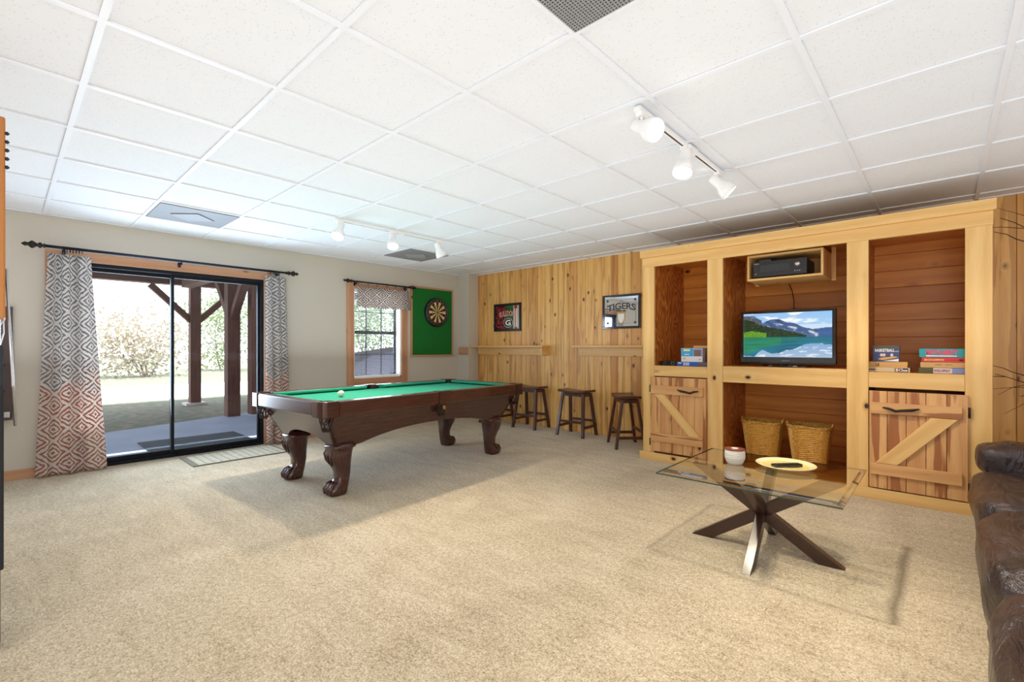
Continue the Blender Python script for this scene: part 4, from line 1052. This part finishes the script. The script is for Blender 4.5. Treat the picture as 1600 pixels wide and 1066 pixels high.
t = boxed('board_game', 'plain tan game box second from the bottom of the right-hand stack', 'board game', -.125, .115, yf, .25, zs+.0415, .038, 'tan_box', group='games in the right bay')
strip(t, -.045, -.01, zs+.062, zs+.066, yf-.001, 'brown_box'); strip(t, .01, .045, zs+.062, zs+.066, yf-.001, 'brown_box')
t = boxed('board_game', 'red game box lying under the teal box of the right-hand stack', 'board game', -.118, .115, yf, .25, zs+.080, .036, 'red_box', group='games in the right bay')
text('lettering', 'BACKGAMMON', .105, .014, facing_y(-.05, yf-.0018, zs+.098), 'yellow_ink', t, bold=.02); disc(.012, .006, .09, yf-.001, zs+.098, 'art_black', 'printed_panel', 14)
t = boxed('board_game', 'teal game box with pink MATCH ABILITY letters on top of the right-hand stack', 'board game', -.132, .115, yf, .25, zs+.1165, .062, 'teal_box', group='games in the right bay')
text('lettering', 'MATCH ABILITY', .17, .036, facing_y(-.01, yf-.0018, zs+.153), 'magenta', t, bold=.045); strip(t, -.095, .07, zs+.123, zs+.13, yf-.001, 'art_white')

# ------------------------------------------------------------------ wicker baskets
def basket(x, y, label):
    t = thing('wicker_basket', label, 'basket', (x, y, .08), group='baskets in the middle bay')
    nu, nv = 112, 44; vs = []
    for j in range(nv+1):
        h = j/nv; hx = .118+.042*h; hy = .095+.04*h
        for i in range(nu):
            a = 2*PI*i/nu; c, s_ = math.cos(a), math.sin(a); e = 2/5
            q = .0035*math.sin(i*PI/2)*(1 if j % 2 else -1)
            r = 1+q/.12
            vs.append((hx*r*math.copysign(abs(c)**e, c), hy*r*math.copysign(abs(s_)**e, s_), .004+.37*h))
    fs = [(j*nu+i, j*nu+(i+1) % nu, (j+1)*nu+(i+1) % nu, (j+1)*nu+i) for j in range(nv) for i in range(nu)]
    fs.append(list(range(nu))[::-1])
    b = MB(); b.add(vs, fs, [[(0, 0)]*len(f) for f in fs], smooth=False); o = b.obj('woven_body', 'wicker', t)
    m = o.modifiers.new('thick', 'SOLIDIFY'); m.thickness = .006
    for i in (0, 1):
        b = MB(); pts = srect(.162+.003*i, .137+.003*i, .37+.01*i, e=5, n=60)
        b.tube([(p[0], p[1], p[2]+.004*math.sin(k*1.7+i*2)) for k, p in enumerate(pts)], .006, 6, closed=True); b.obj('rim', 'wicker', t)
    b = MB(); b.tube([(.16, -.04, .36), (.175, -.035, .41), (.175, .035, .41), (.16, .04, .36)], .006, 6); b.tube([(-.16, -.04, .36), (-.175, -.035, .40), (-.175, .035, .40), (-.16, .04, .36)], .006, 6); b.obj('handle', 'wicker', t)
    return t
bk = basket(-1.25, 4.84, 'tapered wicker basket on the left in the middle bay below the television')
dup(bk, (-.87, 4.84, .08), None, 'tapered wicker basket on the right in the middle bay below the television')

# ------------------------------------------------------------------ coffee table
CTX, CTY, CTZ = -.76, 2.93, .45
ct = thing('coffee_table', 'square glass coffee table on crossed dark wooden X legs', 'coffee table', (CTX, CTY, 0))
h = .435
b = MB(); b.box((-h+.025, -h+.025, CTZ-.012), (h-.025, h-.025, CTZ)); b.obj('glass_top', 'tabletop', ct)
b = MB()
for s_ in (-1, 1):        # bevelled rim strip
    b.add([(-h, s_*h, CTZ-.012), (h, s_*h, CTZ-.012), (h, s_*h, CTZ-.005), (-h, s_*h, CTZ-.005)], [(0, 1, 2, 3)], None, 0)
    b.add([(s_*h, -h, CTZ-.012), (s_*h, h, CTZ-.012), (s_*h, h, CTZ-.005), (s_*h, -h, CTZ-.005)], [(0, 1, 2, 3)], None, 0)
    b.add([(-h, s_*h, CTZ-.005), (h, s_*h, CTZ-.005), (h-.025, s_*(h-.025), CTZ), (-h+.025, s_*(h-.025), CTZ)], [(0, 1, 2, 3)], None, 1)
    b.add([(s_*h, -h, CTZ-.005), (s_*h, h, CTZ-.005), (s_*(h-.025), h-.025, CTZ), (s_*(h-.025), -h+.025, CTZ)], [(0, 1, 2, 3)], None, 1)
    b.add([(-h, s_*h, CTZ-.012), (h, s_*h, CTZ-.012), (h-.025, s_*(h-.025), CTZ-.012), (-h+.025, s_*(h-.025), CTZ-.012)], [(0, 1, 2, 3)], None, 1)
    b.add([(s_*h, -h, CTZ-.012), (s_*h, h, CTZ-.012), (s_*(h-.025), h-.025, CTZ-.012), (s_*(h-.025), -h+.025, CTZ-.012)], [(0, 1, 2, 3)], None, 1)
b.obj('glass_rim', ['glass_edge', 'tabletop'], ct)
def xleg(ang, mat, wid, thk):
    R = Matrix.Rotation(ang, 4, 'Z')
    for s_ in (-1, 1):
        zt = CTZ-.013; a, c = .33, .33; w2 = wid/2
        poly = [(-s_*(a+w2*.9), 0), (-s_*(a-w2*.9), 0), (s_*(c+w2*.9), zt), (s_*(c-w2*.9), zt)]
        b = MB(); off = .0
        b.prism(poly, -thk/2+s_*.0, thk/2+s_*.0, axis='y', xf=R)
        for i, f in enumerate(b.f): b.uv[i] = [(b.v[j][2]*1.3, b.v[j][0]-b.v[j][2]+b.v[j][1]) for j in f]
        b.obj('leg', mat, ct, bevel=.002)
xleg(.06, 'espresso', .13, .045); xleg(.06+PI/2, 'espresso', .13, .045)
t = thing('candle_jar', 'white textured candle jar with copper lid on the glass coffee table', 'candle', (-.925, 2.985, CTZ))
b = MB(); nu, nv = 64, 26; rs = []
for j in range(nv+1):
    hh = j/nv; r = .036+.021*min(1, hh*2.2)**.6+(0 if hh < .8 else -.003*(hh-.8)*5)
    rs.append([((r+.0012*math.sin(i*PI/4+(j % 4 > 1)*PI/1))*math.cos(2*PI*i/nu), (r+.0012*math.sin(i*PI/4+(j % 4 > 1)*PI))*math.sin(2*PI*i/nu), .085*hh) for i in range(nu)])
b.loft(rs); b.obj('jar', 'white_ceramic', t)
b = MB(); b.lathe([(.055, .085), (.057, .087), (.057, .092), (.03, .093), (.0, .093)], n=32); b.obj('lid', 'lid', t)
b = MB(); b.lathe([(.020, .0932), (.018, .0945), (.0, .095)], n=24); b.obj('wax', 'wax', t)
t = thing('shallow_plate', 'round cream plate on the glass coffee table under the remote', 'plate', (-.675, 3.075, CTZ))
b = MB(); b.lathe([(.06, .0), (.062, .004), (.11, .008), (.148, .02), (.155, .026), (.152, .028), (.145, .024), (.108, .013), (.0, .009)], n=48, cap=True); b.obj('plate', 'cream', t)
b = MB(); b.lathe([(.118, .0165), (.105, .0132), (.0, .0096)], n=48, cap=False); b.obj('plate_well', 'yellow_glaze', t)
t = thing('remote_control', 'black remote control lying on the cream plate', 'remote control', (-.665, 3.06, CTZ+.0135), 1.0-.15)
b = MB(); b.box((-.085, -.022, 0), (.085, .022, .016)); b.obj('body', 'gloss_black', t, bevel=.005, seg=3)
b = MB()
for i in range(11):
    for jj in range(3): b.box((-.07+i*.0125, -.014+jj*.0105, .016), (-.063+i*.0125, -.0075+jj*.0105, .0182))
b.obj('buttons', 'dark_grey', t)

# ------------------------------------------------------------------ sofa
SF = thing('leather_sofa', 'dark brown wrinkled leather sofa cut off by the right edge of the photo', 'sofa', (.65, 2.45, 0), math.radians(-.8))
def pillow(name, c, hs, e=4, n=44, amp=.012, fs=(4, 4, 4), seed=0, puff=.0):
    b = MB(); vs = []; idx = {}
    rings_ = []
    for j in range(n+1):
        ph = -PI/2+PI*j/n; cz = math.copysign(abs(math.sin(ph))**(2/e), math.sin(ph)); cr = max(abs(math.cos(ph)), 1e-4)**(2/e)
        ring = []
        for i in range(n*2):
            a = 2*PI*i/(n*2); ca, sa = math.cos(a), math.sin(a)
            p = Vector((hs[0]*cr*math.copysign(abs(ca)**(2/e), ca), hs[1]*cr*math.copysign(abs(sa)**(2/e), sa), hs[2]*cz))
            q = Vector((p.x*fs[0], p.y*fs[1], p.z*fs[2]))+Vector((seed, seed*2, 0))
            w1 = noise.noise(q); w2 = 1-abs(noise.noise(q*2.3+Vector((3, 1, 2))))*2; w3 = 1-abs(noise.noise(q*4.7))*2
            nn = Vector((p.x/hs[0]**2, p.y/hs[1]**2, p.z/hs[2]**2)).normalized()
            p += nn*(amp*w1+amp*.55*w2+amp*.3*w3)
            ring.append((c[0]+p.x, c[1]+p.y, c[2]+p.z))
        rings_.append(ring)
    b.loft(rings_); return b.obj(name, 'leather', SF)
# local frame: sofa centre (.65,2.45); front faces -x
b = MB(); b.box((-.47, -1.40, .04), (.45, 1.28, .30)); b.obj('frame', 'leather', SF, bevel=.02, seg=3)
for k, y in enumerate((-.93, -.05, .83)): pillow('seat_cushion', (-.13, y, .36), (.42, .46, .135), 5, amp=.016, fs=(5, 3, 5), seed=k*3+1)
for k, y in enumerate((-.93, -.05, .83)): pillow('front_panel', (-.455, y, .26), (.075, .455, .17), 3.5, amp=.014, fs=(4, 4, 9), seed=k*5+2)
pillow('arm_pad', (-.08, 1.30, .525), (.45, .16, .095), 4, amp=.014, fs=(8, 5, 5), seed=8)
pillow('arm_side', (-.05, 1.32, .28), (.42, .11, .24), 6, amp=.008, seed=4)
pillow('arm_pad', (-.02, -1.5, .56), (.45, .15, .10), 4, amp=.014, fs=(8, 5, 5), seed=12)
pillow('arm_side', (-.02, -1.5, .28), (.42, .12, .26), 6, amp=.008, seed=5)
for k, y in enumerate((-.93, -.05, .83)): pillow('back_cushion', (.36, y, .68), (.16, .46, .30), 4, amp=.02, seed=k+20)

# ------------------------------------------------------------------ bare branches in a floor vase at the right edge
BV = thing('branch_arrangement', 'bare dark twigs reaching in from the right edge before the plank wall', 'branches', (1.0, 4.9, 0))
b = MB(); b.lathe([(.09, 0), (.13, .1), (.15, .3), (.10, .5), (.07, .62), (.08, .66), (.07, .655), (.06, .6)], n=28, cap=False); b.obj('vase', 'iron', BV)
rb = random.Random(5)
def twig(p0, pts, r):
    P3 = [Vector((0, 0, .62))]+[Vector(q)-Vector((1.0, 4.9, 0)) for q in pts]
    sm = []
    for i in range(len(P3)-1):
        for k in range(4):
            f = k/4; sm.append(P3[i].lerp(P3[i+1], f)+Vector((rb.uniform(-1, 1), rb.uniform(-1, 1), rb.uniform(-1, 1)))*.008)
    sm.append(P3[-1]); n = len(sm)
    b.tube([tuple(q) for q in sm], [r*(1-.75*i/(n-1)) for i in range(n)], 6)
    for i in range(n//2, n-1):
        if rb.random() < .22:
            d = (sm[i+1]-sm[i]).normalized(); o = Vector((rb.uniform(-1, .2), rb.uniform(-.3, .3), rb.uniform(-.8, .3))).normalized()
            q1 = sm[i]+(d+o*.7)*.09; q2 = q1+(d+o*1.1)*.08; b.tube([tuple(sm[i]), tuple(q1), tuple(q2)], [r*.35, r*.25, r*.12], 5)
b = MB()
for pts in ([(.85, 4.9, 1.2), (.55, 4.9, 1.9), (.30, 4.85, 2.08)], [(.8, 4.92, 1.3), (.5, 4.9, 1.85), (.27, 4.88, 1.99)], [(.9, 4.88, 1.5), (.6, 4.9, 1.95), (.42, 4.92, 2.1)],
            [(.7, 4.88, .85), (.45, 4.86, .93), (.26, 4.8, 1.02)], [(.75, 4.88, .8), (.5, 4.86, .88), (.27, 4.82, .96)], [(.8, 4.9, 1.0), (.6, 4.9, .86), (.40, 4.9, .80)], [(1.1, 4.9, 1.3), (1.2, 4.85, 1.8)]):
    twig(None, pts, .008)
b.obj('twigs', 'twig', BV)

# ------------------------------------------------------------------ things on the left edge
t = thing('wall_rack', 'dark brown wall board with a small ledge at the left edge of the photo', 'rack', (XL, -.3, .53))
colour('rack_brown', 74, 56, 54, .45)
b = MB(); b.box((XL+.001, -.62, .55), (XL+.03, .052, 1.50)); b.obj('back_board', 'rack_brown', t, world=True, bevel=.003)
b = MB(); b.box((XL+.001, -.62, .53), (XL+.07, .052, .55)); b.obj('ledge', 'rack_brown', t, world=True, bevel=.003)
b = MB(); b.box((XL+.032, -.03, .552), (XL+.06, .035, .60)); b.obj('clip_block', 'silver', t, world=True)
b = MB()
for z in (.78, 1.0): b.lathe([(.008, 0), (.008, .004), (.0, .005)], (XL+.03, .0, z), 10, d=(1, 0, 0))
b.obj('screw', 'black', t, world=True)
AG = thing('arcade_hoop_game', 'tall orange-sided game cabinet just showing at the left edge of the photo', 'arcade game', (-2.62, -.36, 0))
colour('game_orange', 176, 112, 50, .45); colour('game_black', 30, 34, 40, .7)
b = MB(); b.box((-2.9, -.70, 1.26), (-2.60, .004, 2.02)); b.obj('side_panel', 'game_orange', AG, world=True, bevel=.006)
b = MB()
for i in range(5): b.lathe([(.006, 0), (.008, .006), (.0, .012)], (-2.605, .004, 1.96-.032*i), 8, d=(0, 1, 0))
b.obj('stud', 'black', AG, world=True)
b = MB(); b.box((-2.9, -.70, .0), (-2.60, -.01, .30)); b.box((-2.88, -.68, .3), (-2.64, -.0, 1.16)); b.obj('lower_cabinet', 'game_black', AG, world=True, bevel=.006)
b = MB(); b.tube([(-2.62, .006, 1.45), (-2.62, .030, .85)], .0045, 8); b.tube([(-2.66, -.02, .02), (-2.66, -.02, 1.9)], .012, 8); b.obj('pole', 'silver', AG, world=True)
b = MB()
for k in range(10):
    for sg in (-1, 1): b.tube([(-2.7+.0*k, -.05-.0*k+sg*.0, 1.26), ], .002, 4) if False else None
    a = k*2*PI/10
    for sg in (-1, 1): b.tube([(-2.74+.11*math.cos(a+sg*i*.31)*(1-.06*i), -.12+.125*math.sin(a+sg*i*.31)*(1-.04*i), 1.26-.05*i) for i in range(6)], .003, 4)
b.obj('net', 'white', AG, world=True)

# ------------------------------------------------------------------ ceiling fittings
def diffuser(x0, y0, label):
    t = thing('ceiling_vent', label, 'vent', (x0+T/2, y0+T/2, ZC-.004)); a = .012
    b = MB(); b.box((x0+a, y0+a, ZC-.012), (x0+T-a, y0+T-a, ZC+.005)); b.obj('vent_plate', 'grey_vent', t, world=True, bevel=.002)
    cx, cy = x0+T/2, y0+T/2; s_ = .17
    b = MB(); b.prism([(cx-s_, cy), (cx, cy-s_), (cx+s_, cy), (cx, cy+s_)], ZC-.020, ZC-.0125)
    b.obj('baffle', 'grille', t, world=True, bevel=.004)
diffuser(GX-7*T, GY-T, 'grey square ceiling diffuser nearest the sliding door')
diffuser(GX-7*T, GY+3*T, 'grey square ceiling diffuser near the small window, behind the track light')
t = thing('ceiling_vent', 'dark perforated square return grille at the top edge of the photo', 'vent', (GX+T/2, GY-T/2, ZC-.004))
b = MB(); n = 48; x0, y0 = GX+.012, GY-T+.012; S = T-.024
for i in range(n+1):
    p = S*i/n; b.box((x0+p-.0022, y0, ZC-.008), (x0+p+.0022, y0+S, ZC-.002)); b.box((x0, y0+p-.0022, ZC-.0078), (x0+S, y0+p+.0022, ZC-.0022))
b.obj('grille', 'grille', t, world=True)
b = MB(); b.box((x0, y0, ZC-.0015), (x0+S, y0+S, ZC+.0035)); b.obj('backing', 'grille_back', t, world=True)

RT = Vector((math.cos(YAW), math.sin(YAW), 0)); FW = Vector((-math.sin(YAW), math.cos(YAW), 0))
def track(x, y0, y1, heads, label, joint):
    t = thing('track_light', label, 'track light', (x, (y0+y1)/2, ZC-.004))
    zt = ZC-.005
    b = MB(); b.box((x-.018, y0, zt-.022), (x+.018, y1, zt)); b.obj('track_rail', 'white', t, world=True, bevel=.002)
    b = MB(); b.box((x-.005, y0+.06, zt-.0226), (x+.005, joint-.05, zt-.0215)); b.box((x-.005, joint+.08, zt-.0226), (x+.005, y1-.03, zt-.0215)); b.obj('slot', 'dark_grey', t, world=True)
    b = MB(); b.box((x-.026, joint-.06, zt-.028), (x+.026, joint+.06, zt)); b.obj('feed_box', 'white', t, world=True, bevel=.003)
    for (y, d, on, en) in heads:
        d = Vector(d).normalized(); top = Vector((x, y, zt-.022)); piv = top+Vector((0, 0, -.045)); back = piv-d*.03; back += Vector((0, 0, -.02))
        b = MB(); b.box((x-.016, y-.03, zt-.04), (x+.016, y+.03, zt-.022)); b.tube([tuple(top), tuple(piv)], .008, 8)
        b.lathe([(.012, -.03), (.028, -.026), (.031, -.01), (.032, .045), (.038, .062), (.052, .085), (.056, .11), (.057, .135), (.053, .135), (.050, .11)], tuple(back), 28, d=d, cap=False)
        hd = b.obj('lamp_head', 'white', t, world=True)
        b = MB(); b.lathe([(.0, .122), (.03, .123), (.05, .118)], tuple(back), 28, d=d, cap=False); b.obj('bulb', 'bulb' if on else 'white', hd, world=True)
        if on:
            l = lamp('spot_lamp', 'SPOT', tuple(back+d*.16), en, (1, .86, .68), tuple(d+Vector((0, 0, -.5))), spot_size=1.75, spot_blend=.8, shadow_soft_size=.05)
cd = lambda r, u, f: tuple(RT*r+Vector((0, 0, 1))*u+FW*f)
track(-1.105, 2.10, 3.30, [(2.15, cd(.42, -.5, -.75), True, 75), (2.68, cd(-.25, -.9, -.3), True, 75), (3.22, cd(.62, -.65, -.2), True, 75)], 'white three-lamp ceiling track light in the right half, before the cabinet', 2.76)
track(-4.09, 2.04, 3.31, [(2.10, cd(-.05, -.8, -.5), True, 80), (2.66, cd(.15, -.85, -.45), True, 80), (3.24, cd(.3, -.85, .25), False, 0)], 'white three-lamp ceiling track light above the pool table', 2.72)
